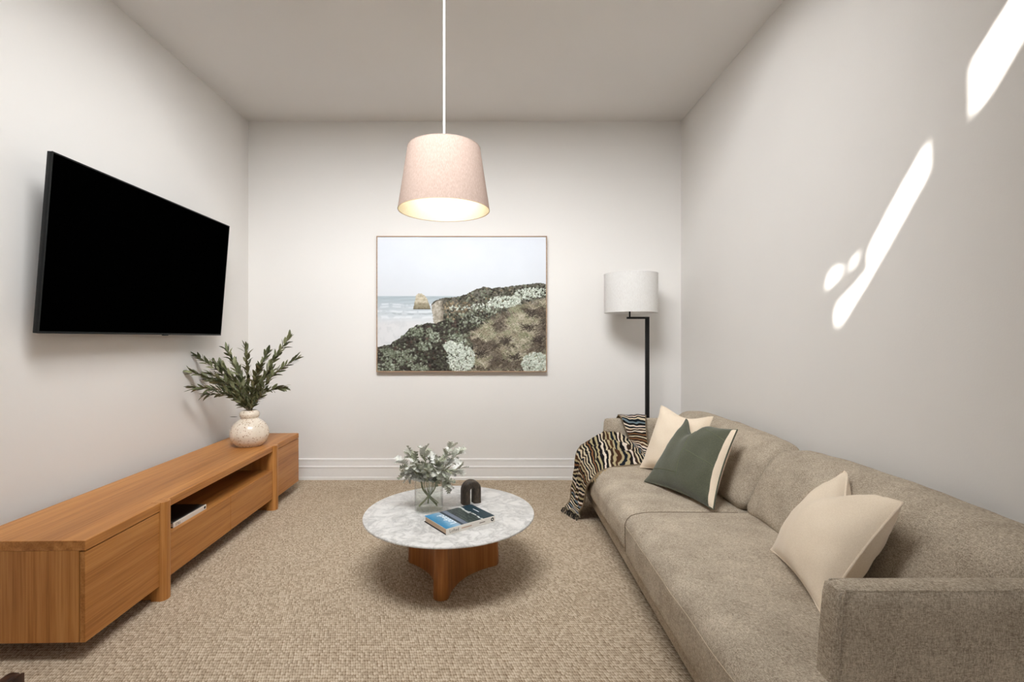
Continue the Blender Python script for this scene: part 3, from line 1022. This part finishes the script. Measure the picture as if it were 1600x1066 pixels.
# ------------------------------------------------------------------ television on its wall bracket
tilt = math.atan2(1.963 - 1.90, 1.980 - 1.198)
TVH = (1.980 - 1.198) / math.cos(tilt)
TVW = 3.457 - 2.074
tv = thing('television', 'large black flat television tilted on the left wall', 'television', (-1.963, (2.074 + 3.457) / 2, 1.198))
TILT = Matrix.Rotation(tilt, 4, 'Y')
def T_(name, b, mat, par=tv):
    b.transform(TILT)
    return bmo(name, b, mat, par, 30, local=True)
T_('casing', box(-0.024, -0.003, -TVW / 2, TVW / 2, 0, TVH, 0.003), M_TVCASE)
T_('rear_housing', box(-0.058, -0.024, -TVW / 2 + 0.16, TVW / 2 - 0.16, 0.03, TVH * 0.62, 0.01), M_TVCASE)
bm = box(-0.003, 0.0, -TVW / 2, -TVW / 2 + 0.006, 0, TVH)
box(-0.003, 0.0, TVW / 2 - 0.006, TVW / 2, 0, TVH, bm=bm)
box(-0.003, 0.0, -TVW / 2 + 0.006, TVW / 2 - 0.006, TVH - 0.006, TVH, bm=bm)
box(-0.003, 0.0, -TVW / 2 + 0.006, TVW / 2 - 0.006, 0, 0.010, bm=bm)
T_('bezel', bm, M_TVCASE)
T_('screen', box(-0.002, -0.0012, -TVW / 2 + 0.006, TVW / 2 - 0.006, 0.010, TVH - 0.006), M_SCREEN)
T_('sensor', box(-0.016, -0.001, -0.02 + 0.12, 0.02 + 0.12, -0.005, 0.001, 0.002), M_TVCASE)
bm = box(XL + 0.0015, XL + 0.012, 2.52, 3.02, 1.40, 1.72)
box(XL + 0.012, -1.985, 2.60, 2.64, 1.42, 1.70, bm=bm)
box(XL + 0.012, -1.985, 2.90, 2.94, 1.42, 1.70, bm=bm)
bmo('wall_bracket', bm, M_BLACK, tv, 30)

# ------------------------------------------------------------------ framed coastal photograph
PX0, PX1, PZ0, PZ1 = -0.9878, 0.4249, 0.8995, 2.0270
pic = thing('framed_picture', 'thin oak-framed print of a misty coast with a rock stack and heath', 'picture', ((PX0 + PX1) / 2, YB - 0.02, PZ0))
fw, fy0, fy1 = 0.0078, YB - 0.042, YB - 0.001
bmo('frame_rail', box(PX0, PX1, fy0, fy1, PZ1 - fw, PZ1, 0.001, 1), M_FRAME, pic)
bmo('frame_rail', box(PX0, PX1, fy0, fy1, PZ0, PZ0 + fw, 0.001, 1), M_FRAME, pic)
bmo('frame_stile', box(PX0, PX0 + fw, fy0, fy1, PZ0 + fw, PZ1 - fw, 0.001, 1), M_FRAME, pic)
bmo('frame_stile', box(PX1 - fw, PX1, fy0, fy1, PZ0 + fw, PZ1 - fw, 0.001, 1), M_FRAME, pic)

def coast(w=440, h=352):
    r = np.random.default_rng(77)
    X, Y = np.meshgrid(np.linspace(90, 1205, w), np.linspace(90, 980, h))      # the layout units of the print
    sx, sy = w / 1115.0, h / 890.0
    def line(pts): return np.interp(X, [p[0] for p in pts], [p[1] for p in pts])
    def fb(sc, sd, o=4): return fade_noise(w, h, sc, sd, o)
    def sm(a, lo, hi): t = np.clip((a - lo) / (hi - lo), 0, 1); return t * t * (3 - 2 * t)
    nA, nB, nC, nD = fb(6, 1), fb(26, 2, 4), fb(90, 3, 3), fb(12, 4, 5)
    img = np.zeros((h, w, 3))
    def put(mask, col):
        nonlocal img
        img = img * (1 - mask[..., None]) + np.asarray(col) * mask[..., None]
    t = np.clip((Y - 90) / 393, 0, 1)[..., None]
    img[:] = np.array([220, 224, 231]) * (1 - t) + np.array([208, 211, 215]) * t
    img += ((nA - 0.5) * 7)[..., None]
    # sea, surf and sand
    k = np.clip((Y - 483) / 150, 0, 1)[..., None]
    water = np.array([166, 177, 183]) * (1 - k) + np.array([200, 205, 208]) * k
    rip = np.sin(Y / 4.0 + 10 * nA + X / 60) * (nD - 0.3)
    put(sm(Y, 481, 485), water + (rip * 16)[..., None])
    for yy, aa, wd in ((541, 0.7, 5), (556, 0.6, 6), (586, 0.8, 7), (622, 0.8, 9)):
        put(np.exp(-((Y - yy - (nA - 0.5) * 34) / wd) ** 2) * aa * sm(nB, 0.35, 0.55), (222, 225, 228))
    put(np.exp(-((Y - 600 - (nA - 0.5) * 40) / 5) ** 2) * 0.6 * sm(nB, 0.4, 0.6), (150, 158, 163))
    sand = sm(Y - (640 + (nA - 0.5) * 50), -26, 26)
    put(sand, np.stack([207 + nD * 9, 207 + nD * 8, 208 + nD * 7], -1))
    put(sm(nB, 0.55, 0.7) * sand * 0.35, (188, 190, 192))
    # rock stack
    lft = np.interp(Y, [463, 475, 530, 568, 575], [364, 346, 334, 325, 330]); rgt = np.interp(Y, [463, 480, 510, 545, 568], [376, 404, 424, 436, 442])
    mk = ((X > lft + (nC - 0.5) * 6) & (X < rgt + (nC - 0.5) * 6) & (Y > 466 + (nB - 0.5) * 10) & (Y < 570)).astype(float)
    rc = np.array([190, 180, 158])[None, None] + ((nC - 0.5) * 60)[..., None] - (sm(Y, 522, 540) * 46)[..., None] - (sm(Y, 560, 567) * 55)[..., None] - (sm(np.sin(Y / 4.0 + 2 * nB), 0.3, 1) * 14)[..., None]
    put(mk, rc)
    # headland
    top = line([(447, 535), (480, 508), (520, 495), (640, 484), (740, 440), (790, 422), (850, 432), (900, 424), (1050, 408), (1150, 396), (1205, 402)]) + (nC - 0.5) * 14
    head = ((Y > top) & (X > 447 + (nC - 0.5) * 10 + np.clip(Y - 540, 0, 200) * 0.12)).astype(float)
    put(head, np.array([96, 92, 82]) + ((nC - 0.5) * 90)[..., None] + ((nB - 0.5) * 60)[..., None])
    face = ((X > 447) & (X < 524 + (nB - 0.5) * 20) & (Y > np.maximum(top + 10, 512)) & (Y < 668)).astype(float) * head
    put(face, np.array([168, 160, 146]) + ((nC - 0.5) * 90)[..., None] - (sm(X, 500, 520) * 40)[..., None])
    near = line([(90, 826), (200, 782), (300, 706), (380, 664), (440, 662), (480, 668), (560, 622), (680, 620), (760, 600), (1205, 520)]) + (nB - 0.5) * 34
    ground = (Y > near).astype(float)
    put(ground, np.array([62, 57, 51]) + ((nC - 0.5) * 60)[..., None])
    land = np.maximum(head * (1 - face), ground)

    def dab(cx, cy, rad, col, lit=26):
        """one round tuft, lighter on top"""
        px, py = (cx - 90) * sx, (cy - 90) * sy
        R_ = rad * sx
        x0, x1 = int(max(0, px - R_ - 1)), int(min(w, px + R_ + 2)); y0, y1 = int(max(0, py - R_ - 1)), int(min(h, py + R_ + 2))
        if x1 <= x0 or y1 <= y0: return
        yy, xx = np.mgrid[y0:y1, x0:x1]
        d = np.hypot(xx - px, yy - py) / max(R_, 0.6)
        m = np.clip(1.5 - d * 1.4, 0, 1) * land[y0:y1, x0:x1]
        c = np.asarray(col)[None, None] - ((yy - py) / max(R_, 0.6) * lit)[..., None]
        img[y0:y1, x0:x1] = img[y0:y1, x0:x1] * (1 - m[..., None]) + c * m[..., None]
    def blade(cx, cy, ang, ln, col):
        n = int(ln * sx * 1.5) + 2
        a = ang
        x, y = (cx - 90) * sx, (cy - 90) * sy
        for q in range(n):
            ix, iy = int(x), int(y)
            if 0 <= ix < w and 0 <= iy < h and land[iy, ix] > 0.5:
                img[iy, ix] = img[iy, ix] * 0.35 + np.asarray(col) * 0.65
            x += math.cos(a) * 0.75; y -= math.sin(a) * 0.75
            a += (-0.035 if math.cos(ang) > 0 else 0.035)
    def field(x0, x1, y0, y1, n, pal, rmin, rmax, inside=None, lit=26):
        for _ in range(n):
            cx, cy = r.uniform(x0, x1), r.uniform(y0, y1)
            if inside is not None and not inside(cx, cy): continue
            c = np.array(pal[r.integers(len(pal))]) + r.normal(0, 9)
            dab(cx, cy, r.uniform(rmin, rmax), c, lit)
    ell = lambda ex, ey, rx, ry: (lambda x, y: ((x - ex) / rx) ** 2 + ((y - ey) / ry) ** 2 < 1)
    DK, SG, PL = [(56, 55, 46), (70, 68, 58), (48, 44, 40), (84, 84, 70)], [(118, 124, 106), (138, 144, 126), (98, 104, 86), (156, 162, 146)], [(186, 194, 180), (204, 210, 198), (168, 176, 160), (214, 218, 208)]
    # far heath
    field(530, 1205, 400, 640, 900, DK + SG[:3] + [(120, 108, 88), (134, 120, 98)], 4, 11)
    field(530, 700, 520, 640, 160, [(150, 134, 108), (128, 112, 90), (100, 92, 76)], 4, 10)
    for e, n in (((930, 520, 110, 40), 420), ((1110, 458, 115, 32), 380), ((1040, 486, 80, 20), 90), ((770, 555, 105, 22), 110), ((690, 632, 60, 32), 80), ((610, 560, 60, 18), 50)):
        field(e[0] - e[2], e[0] + e[2], e[1] - e[3], e[1] + e[3], n, PL, 3, 8, ell(*e))
    field(820, 1205, 400, 500, 90, DK, 3, 9)
    field(690, 900, 560, 690, 300, DK + SG, 4, 10)
    # tussock grass on the right
    gtop = lambda x: np.interp(x, [680, 760, 900, 1000, 1205], [740, 690, 600, 545, 500])
    field(680, 1205, 500, 980, 1300, [(120, 112, 98), (140, 131, 114), (98, 89, 78), (82, 73, 63), (122, 122, 98)], 7, 17, lambda x, y: y > gtop(x), 16)
    fade = fb(7, 9, 3)
    for _ in range(1900):
        cx, cy = r.uniform(670, 1205), r.uniform(520, 985)
        if cy < gtop(cx) + 20: continue
        base = r.normal(0, 14)
        dk = fade[int((cy - 90) * sy) % h, int((cx - 90) * sx) % w]
        c0 = [(182, 172, 152), (150, 140, 120), (124, 126, 98)][r.integers(3)] if dk > 0.5 else [(92, 82, 71), (70, 61, 53), (112, 102, 88)][r.integers(3)]
        for q in range(5):
            blade(cx + r.normal(0, 4), cy + r.normal(0, 3), r.uniform(0.5, 2.6), r.uniform(14, 42), np.array(c0) + base + r.normal(0, 10))
    for cx, cy, n in ((1110, 610, 40), (770, 880, 50), (1000, 900, 50), (1160, 790, 40), (1090, 700, 50), (940, 800, 40)):
        for q in range(n):
            blade(cx + r.normal(0, 16), cy + r.normal(0, 10), r.uniform(0.4, 2.7), r.uniform(20, 55), np.array((58, 50, 44)) + r.normal(0, 10))
    # near heath on the left
    lefty = lambda x, y: x < 700 + (y - 660) * 0.10
    field(90, 740, 600, 985, 1700, DK * 2 + SG[:3] + [(78, 62, 54)], 5, 13, lefty)
    for e, n, pal in (((240, 895, 115, 55), 260, SG), ((150, 955, 70, 36), 110, SG + PL[:1]), ((370, 715, 85, 30), 130, SG[:3]), ((470, 750, 32, 42), 70, SG + PL[2:3]), ((400, 815, 55, 28), 90, SG), ((600, 745, 46, 22), 70, SG + PL[2:3]), ((370, 955, 60, 30), 100, SG), ((640, 785, 50, 26), 70, SG + PL[:1]), ((150, 850, 60, 26), 60, SG[:3]), ((640, 895, 92, 95), 900, PL), ((570, 815, 42, 36), 200, PL), ((1135, 930, 95, 74), 750, PL)):
        field(e[0] - e[2], e[0] + e[2], e[1] - e[3], e[1] + e[3], n, pal, 4, 9, ell(*e))
    field(530, 740, 800, 985, 70, [(128, 130, 110), (110, 108, 92)], 3, 5, ell(640, 890, 90, 90))
    field(1040, 1205, 860, 985, 60, [(120, 122, 104), (90, 88, 76)], 3, 5, ell(1135, 930, 90, 70))
    field(480, 560, 860, 985, 80, DK, 6, 13)
    return img
print_plane('print', coast(), (PX0 + fw - ROOTM[pic].translation.x, (YB - 0.036) - ROOTM[pic].translation.y, fw), (1, 0, 0), (0, 0, 1), PX1 - PX0 - 2 * fw, PZ1 - PZ0 - 2 * fw, M_PRINT, pic)
bmo('backing_board', box(PX0 + fw, PX1 - fw, YB - 0.035, YB - 0.004, PZ0 + fw, PZ1 - fw), M_BOOKWHITE, pic)

# ------------------------------------------------------------------ pendant lamp
PC = Vector((-0.2527, 2.37, 0))
pen = thing('pendant_lamp', 'blush linen pendant lamp glowing warm inside, hung from the ceiling', 'lamp', (PC.x, PC.y, ZC))
ZR, ZTOP, RB, RT = 1.803, 2.104, 0.2235, 0.1770
def cone(r_off, t=0.0, n=64):
    return [(RB + r_off, ZR), (RT + r_off, ZTOP)]
def shell(ra, rb, za, zb, th, n=72):
    return lathe([(ra, za), (rb, zb), (rb - th, zb), (ra - th, za)], n, (PC.x, PC.y, 0), close=True)
bmo('shade', shell(RB, RT, ZR, ZTOP, 0.0012), M_PINK, pen, 40)
bmo('lining', shell(RB - 0.0022, RT - 0.0022, ZR + 0.001, ZTOP - 0.001, 0.0006), M_LINING, pen, 40)
M_RIM = plain('rim_tape', (196, 170, 140), 0.8, 0.2)
ring = lambda r, z, tr: tube([(PC.x + r * math.cos(a), PC.y + r * math.sin(a), z) for a in np.linspace(0, 2 * PI, 65)], tr, 6, cap=False)
bmo('bottom_rim', ring(RB - 0.001, ZR, 0.0016), M_RIM, pen, 60)
bmo('top_rim', ring(RT - 0.001, ZTOP, 0.0022), M_PINK, pen, 60)
bmo('cord', tube([(PC.x, PC.y, 2.03), (PC.x, PC.y, 2.5), (PC.x, PC.y, ZC - 0.03)], 0.0052, 10), M_CORD, pen, 60)
bmo('ceiling_rose', lathe([(0, -0.045), (0.012, -0.045), (0.05, -0.03), (0.055, 0.0), (0, 0.0)], 32, (PC.x, PC.y, ZC)), M_CORD, pen, 40)
sp = bmesh.new()
for a in (0.4, 0.4 + 2 * PI / 3, 0.4 + 4 * PI / 3):
    tube([(PC.x + 0.02 * math.cos(a), PC.y + 0.02 * math.sin(a), 2.045), (PC.x + (RT - 0.003) * math.cos(a), PC.y + (RT - 0.003) * math.sin(a), ZTOP - 0.004)], 0.0016, 6, bm=sp)
bmo('shade_carrier', sp, M_CORD, pen, 60)
hold = bmo('bulb_holder', lathe([(0, 2.062), (0.012, 2.062), (0.02, 2.05), (0.02, 2.005), (0.0165, 2.0), (0, 2.0)], 24, (PC.x, PC.y, 0)), M_CORD, pen, 40)
bmo('bulb', lathe(smooth_profile([(0, 1.895), (0.018, 1.899), (0.029, 1.917), (0.030, 1.932), (0.024, 1.955), (0.015, 1.98), (0.013, 2.0), (0, 2.001)], 24), 24, (PC.x, PC.y, 0)), M_BULB, pen, 60)

# ------------------------------------------------------------------ floor lamp
LY = 3.80
lamp = thing('floor_lamp', 'black floor lamp with a white drum shade behind the far sofa arm', 'lamp', (1.19, LY, 0))
LX = 1.0606
bmo('base', lathe([(0, 0), (0.135, 0), (0.137, 0.004), (0.137, 0.016), (0.133, 0.02), (0, 0.02)], 40, (1.19, LY, 0)), M_BLACK, lamp, 40)
bmo('stem', box(1.176, 1.204, LY - 0.014, LY + 0.014, 0.02, 1.347, 0.001, 1), M_BLACK, lamp)
bmo('offset_arm', box(1.030, 1.176, LY - 0.011, LY + 0.011, 1.331, 1.347, 0.001, 1), M_BLACK, lamp)
bmo('shade_post', tube([(1.053, LY, 1.347), (1.053, LY, 1.46)], 0.0065, 10), M_BLACK, lamp)
drum = bmo('shade', lathe([(0.205, 1.379), (0.205, 1.683), (0.2035, 1.683), (0.2035, 1.379)], 72, (LX, LY, 0), close=True), M_WHITESHADE, lamp, 40)
for z in (1.380, 1.682):
    bmo('shade_rim', tube([(LX + 0.2045 * math.cos(a), LY + 0.2045 * math.sin(a), z) for a in np.linspace(0, 2 * PI, 65)], 0.0018, 6, cap=False), M_WHITEFAB, drum, 60)
b = bmesh.new()
for a in (0.2, 0.2 + 2 * PI / 3, 0.2 + 4 * PI / 3):
    tube([(1.053, LY, 1.452), (LX + 0.2035 * math.cos(a), LY + 0.2035 * math.sin(a), 1.452)], 0.002, 6, bm=b)
bmo('shade_carrier', b, M_BLACK, lamp, 60)

# ------------------------------------------------------------------ coffee table
TC = Vector((-0.231, 2.43, 0.0))
TR, TZ = 0.4235, 0.310
tab = thing('coffee_table', 'round white marble coffee table on a curved oak base', 'table', TC)
bmo('marble_top', lathe([(0, TZ), (TR - 0.006, TZ), (TR - 0.002, TZ - 0.0015), (TR, TZ - 0.005), (TR - 0.001, TZ - 0.009), (TR - 0.030, TZ - 0.021), (0, TZ - 0.021)], 128, (TC.x, TC.y, 0)), M_MARBLE, tab, 30)
def trefoil(n_tip=10, n_side=16, r=0.272, tipw=0.036, a0=-94.0):
    """plan of the base: three rounded tips joined by hollow sides"""
    pts = []
    for k in range(3):
        a = R(a0 + 120 * k)
        ax = Vector((math.cos(a), math.sin(a))); pr = Vector((-ax.y, ax.x))
        cc = ax * (r - tipw)
        for i in range(n_tip + 1):
            th = -PI / 2 * 0.93 + PI * 0.93 * i / n_tip
            pts.append(cc + ax * math.cos(th) * tipw + pr * math.sin(th) * tipw)
        b_ = R(a0 + 120 * (k + 1))
        ax2 = Vector((math.cos(b_), math.sin(b_))); pr2 = Vector((-ax2.y, ax2.x))
        e0 = pts[-1]; e1 = ax2 * (r - tipw) + ax2 * math.cos(-PI / 2 * 0.93) * tipw + pr2 * math.sin(-PI / 2 * 0.93) * tipw
        md = (e0 + e1) / 2
        ctrl = md.normalized() * 0.045
        for i in range(1, n_side):
            t = i / n_side
            pts.append(e0 * (1 - t) ** 2 + ctrl * 2 * t * (1 - t) + e1 * t * t)
    return pts
bm = bmesh.new()
lv = []
for z, s in ((0.0, 0.985), (0.004, 1.0), (0.15, 0.975), (TZ - 0.0205, 0.95)):
    lv.append([bm.verts.new((TC.x + p.x * s, TC.y + p.y * s, z)) for p in trefoil()])
for a, b in zip(lv[:-1], lv[1:]):
    for i in range(len(a)):
        bm.faces.new((a[i], a[(i + 1) % len(a)], b[(i + 1) % len(a)], b[i]))
bm.faces.new(lv[0][::-1]); bm.faces.new(lv[-1])
bmo('pedestal', bm, M_TABLEWOOD, tab, 50)

# book on the table
bk2 = thing('book', 'white hardback with a blue and dark mountain cover on the marble table', 'book', (-0.218, 2.127, TZ + 0.0004), math.atan2(0.1615, 0.2135))
BW, BD, BT = 0.268, 0.198, 0.028
def C_(name, b, mat, par=bk2): return bmo(name, b, mat, par, 30, local=True)
C_('spine', box(0, BW, -0.002, 0.003, 0, BT, 0.001, 1), M_BOOKWHITE)
C_('back_board', box(0, BW, 0.003, BD, 0, 0.003), M_BOOKDARK)
C_('pages', box(0.004, BW - 0.004, 0.003, BD - 0.005, 0.003, BT - 0.003), M_PAPER)
C_('front_board', box(0, BW, 0.003, BD, BT - 0.003, BT - 0.0003), M_BOOKWHITE)
def cover(w=130, h=96):
    X, Y = np.meshgrid(np.linspace(0, 1, w), np.linspace(1, 0, h))      # x along the spine from the sky end, y away from the spine
    nz, nf, nl = fade_noise(w, h, 5, 41), fade_noise(w, h, 30, 42, 3), fade_noise(w, h, 10, 43, 3)
    img = np.zeros((h, w, 3))
    t = np.clip(X / 0.30, 0, 1)[..., None]
    img[:] = np.array([38, 118, 162]) * (1 - t) + np.array([150, 166, 182]) * t
    img += ((nz - 0.5) * 50)[..., None]
    def put(m, c):
        nonlocal img
        img = img * (1 - m[..., None]) + np.asarray(c, float) * m[..., None]
    put((X > 0.30).astype(float), (42, 54, 64))
    put(((X > 0.355) & (X < 0.44)).astype(float), (104, 112, 126))
    put((X > 0.44).astype(float), np.array([40, 48, 50]) + ((nf - 0.5) * 60)[..., None])
    put(((X > 0.45) & (X < 0.76) & (np.sin(X * 90 + 6 * nl) > 0.72) & (nf > 0.46)).astype(float) * 0.6, (104, 126, 100))
    put((X > 0.74 + (nz - 0.5) * 0.1).astype(float), (24, 48, 58))
    put((np.abs(X - 0.735 - (nl - 0.5) * 0.12) < 0.022).astype(float) * (nf > 0.42), (188, 192, 188))
    return img
print_plane('cover_print', cover(), (0.0, -0.001, BT + 0.0002), (1, 0, 0), (0, 1, 0), BW, BD, M_COVER, bk2)
text_obj('cover_title', 'Lofted', 0.050, M_INKWHITE, bk2, frame_matrix((0.078, 0.030, BT + 0.0005), (0, 1, 0), (-1, 0, 0)))
C_('cover_small_print', box(0.234, 0.238, 0.085, 0.135, BT + 0.0003, BT + 0.0006), M_INKWHITE)
C_('spine_small_print', box(0.080, 0.135, -0.0023, -0.0020, 0.011, 0.0165), M_INKTAN)
C_('spine_small_print', box(0.178, 0.210, -0.0023, -0.0020, 0.012, 0.0155), M_INKGREY)
text_obj('spine_title', 'Lofted', 0.019, M_INKGREY, bk2, frame_matrix((0.016, -0.0022, 0.008), (1, 0, 0), (0, 0, 1)))
bmd = lathe([(0, 0), (0.0085, 0), (0.0085, 0.0004), (0, 0.0004)], 20)
bmd.transform(frame_matrix((BW - 0.016, -0.0021, 0.0145), (1, 0, 0), (0, 0, 1)))
em = C_('spine_emblem', bmd, M_INKBLACK)
bmd = lathe([(0, 0), (0.0035, 0), (0.0035, 0.0004), (0, 0.0004)], 16)
bmd.transform(frame_matrix((BW - 0.016, -0.0025, 0.0145), (1, 0, 0), (0, 0, 1)))
C_('emblem_dot', bmd, M_BOOKWHITE, em)

# dark arch ornament
AC = Vector((-0.131, 2.55, TZ + 0.0004))
def arch():
    wd, ht, tk, dp = 0.104, 0.122, 0.043, 0.052
    rc = (wd - tk) / 2
    path = [(-rc, 0.0), (-rc, 0.02), (-rc, ht - tk / 2 - rc)]
    path = [(-rc, z) for z in np.linspace(0, ht - tk / 2 - rc, 6)]
    path += [(-rc * math.cos(a), ht - tk / 2 - rc + rc * math.sin(a)) for a in np.linspace(0, PI, 19)[1:-1]]
    path += [(rc, z) for z in np.linspace(ht - tk / 2 - rc, 0, 6)]
    sec = []
    r_ = 0.014
    for cx, cy, a0 in ((1, 1, 0), (-1, 1, 90), (-1, -1, 180), (1, -1, 270)):
        for i in range(5):
            a = R(a0 + 90 * i / 4)
            sec.append((cx * (tk / 2 - r_) + r_ * math.cos(a), cy * (dp / 2 - r_) + r_ * math.sin(a)))
    b = bmesh.new(); rings = []
    for i, (x, z) in enumerate(path):
        x0, z0 = path[max(i - 1, 0)]; x1, z1 = path[min(i + 1, len(path) - 1)]
        t = Vector((x1 - x0, z1 - z0)).normalized(); nn = Vector((-t.y, t.x))
        rings.append([b.verts.new((x + nn.x * u, v, z + nn.y * u)) for u, v in sec])
    for p, q in zip(rings[:-1], rings[1:]):
        for k in range(len(sec)):
            b.faces.new((p[k], p[(k + 1) % len(sec)], q[(k + 1) % len(sec)], q[k]))
    b.faces.new(rings[0][::-1]); b.faces.new(rings[-1])
    return b
ar = bmo('arch_ornament', arch(), M_ARCH, None, 50)
ar.location = AC; ar.rotation_euler = (0, 0, R(26))
tag(ar, 'small dark brown arch ornament on the marble table', 'ornament')

# glass vase with water
GC = Vector((-0.339, 2.455, TZ + 0.0004))
gl = thing('glass_vase', 'clear glass cylinder vase half full of water on the marble table', 'vase', GC)
GR, GH = 0.0715, 0.172
bmo('glass', lathe([(0, 0), (GR - 0.003, 0), (GR, 0.003), (GR, GH - 0.001), (GR - 0.0006, GH), (GR - 0.0014, GH), (GR - 0.002, GH - 0.001), (GR - 0.002, 0.009), (GR - 0.005, 0.006), (0, 0.006)], 64, GC), M_GLASS, gl, 40)
bmo('water', lathe([(0, 0.0063), (GR - 0.0052, 0.0063), (GR - 0.0023, 0.0093), (GR - 0.0023, 0.098), (0, 0.098)], 64, GC), M_WATER, gl, 40)

miller_meshes = [leaf_mesh('leaf', random.uniform(0.040, 0.058), random.uniform(0.030, 0.040), random.uniform(0.0, 0.6), M_MILLER, lobes=random.choice((4, 5)), nseg=20, cup=random.uniform(0.1, 0.5), depth=0.85) for _ in range(7)]
mt = [(626, 722, 2.42, 'silver leaf sprig spreading farthest left from the glass vase'), (640, 708, 2.50, 'silver leaf sprig at the upper left of the bouquet'), (662, 704, 2.46, 'silver leaf sprig at the top middle of the bouquet'),
      (703, 698, 2.48, 'tallest silver leaf sprig at the upper right of the bouquet'), (719, 706, 2.52, 'silver leaf sprig spreading farthest right at the top'), (720, 733, 2.44, 'silver leaf sprig at the lower right of the bouquet'),
      (700, 757, 2.38, 'silver leaf sprig drooping over the right rim of the glass vase'), (668, 738, 2.36, 'silver leaf sprig at the front of the bouquet facing the camera'), (684, 722, 2.43, None), (650, 730, 2.40, None), (690, 736, 2.36, None), (634, 740, 2.45, None), (676, 716, 2.52, None)]
for i, (px, py, dy, lab) in enumerate(mt):
    tip = at(px, py, dy)
    ang = random.uniform(0, 2 * PI)
    foot = GC + Vector((-(tip.x - GC.x) * 0.8, math.sin(ang) * 0.035, 0.014 + random.random() * 0.02))
    foot.x = GC.x + max(-0.045, min(0.045, foot.x - GC.x))
    rim = GC + Vector(((tip.x - GC.x) * 0.45, (tip.y - GC.y) * 0.4, GH + 0.004))
    rim.x = GC.x + max(-0.05, min(0.05, rim.x - GC.x))
    top = max(tip.z, GC.z + GH + 0.012)
    branch('silver_leaf_sprig', [foot, GC.lerp(rim, 0.55) + Vector((0, 0, 0.0)), rim, tip], lab or 'leafy silver sprig inside the middle of the bouquet', 'sprig', 'silver leaf sprigs in the glass vase',
           miller_meshes, M_MILLERSTEM, 0.0024, 0.0012, 26, 0.50, 1.1, 2.4, (0.7, 1.1))
lf = bpy.data.objects.new('drooping_leaf', miller_meshes[1].copy())
COL.objects.link(lf)
lf.matrix_basis = orient(at(637, 741, 2.45), (0.25, -0.1, -1.0), 0.8) @ Matrix.Scale(0.9, 4)
tag(lf, 'thin grey leaf hanging down at the left of the glass vase', 'leaf')

# ------------------------------------------------------------------ dark object cut off by the lower left frame corner
kx, ky = -1.515, 1.50
kn = thing('wooden_ornament', 'dark brown wooden object standing at the lower left frame corner', 'ornament', (kx, ky, 0))
M_DARKWOOD = wood('dark_wood', 2, srgb(74, 48, 34), srgb(52, 33, 24), srgb(30, 18, 13), seed=4.0)
bmo('block', soft(kx - 0.022, kx + 0.016, ky - 0.03, ky + 0.03, 0.0, 0.123, 0.008, (6, 6, 10)), M_DARKWOOD, kn, 60)
bmo('post', box(kx + 0.0165, kx + 0.026, ky - 0.03, ky + 0.03, 0.0, 0.120, 0.002), M_DARKWOOD, kn)
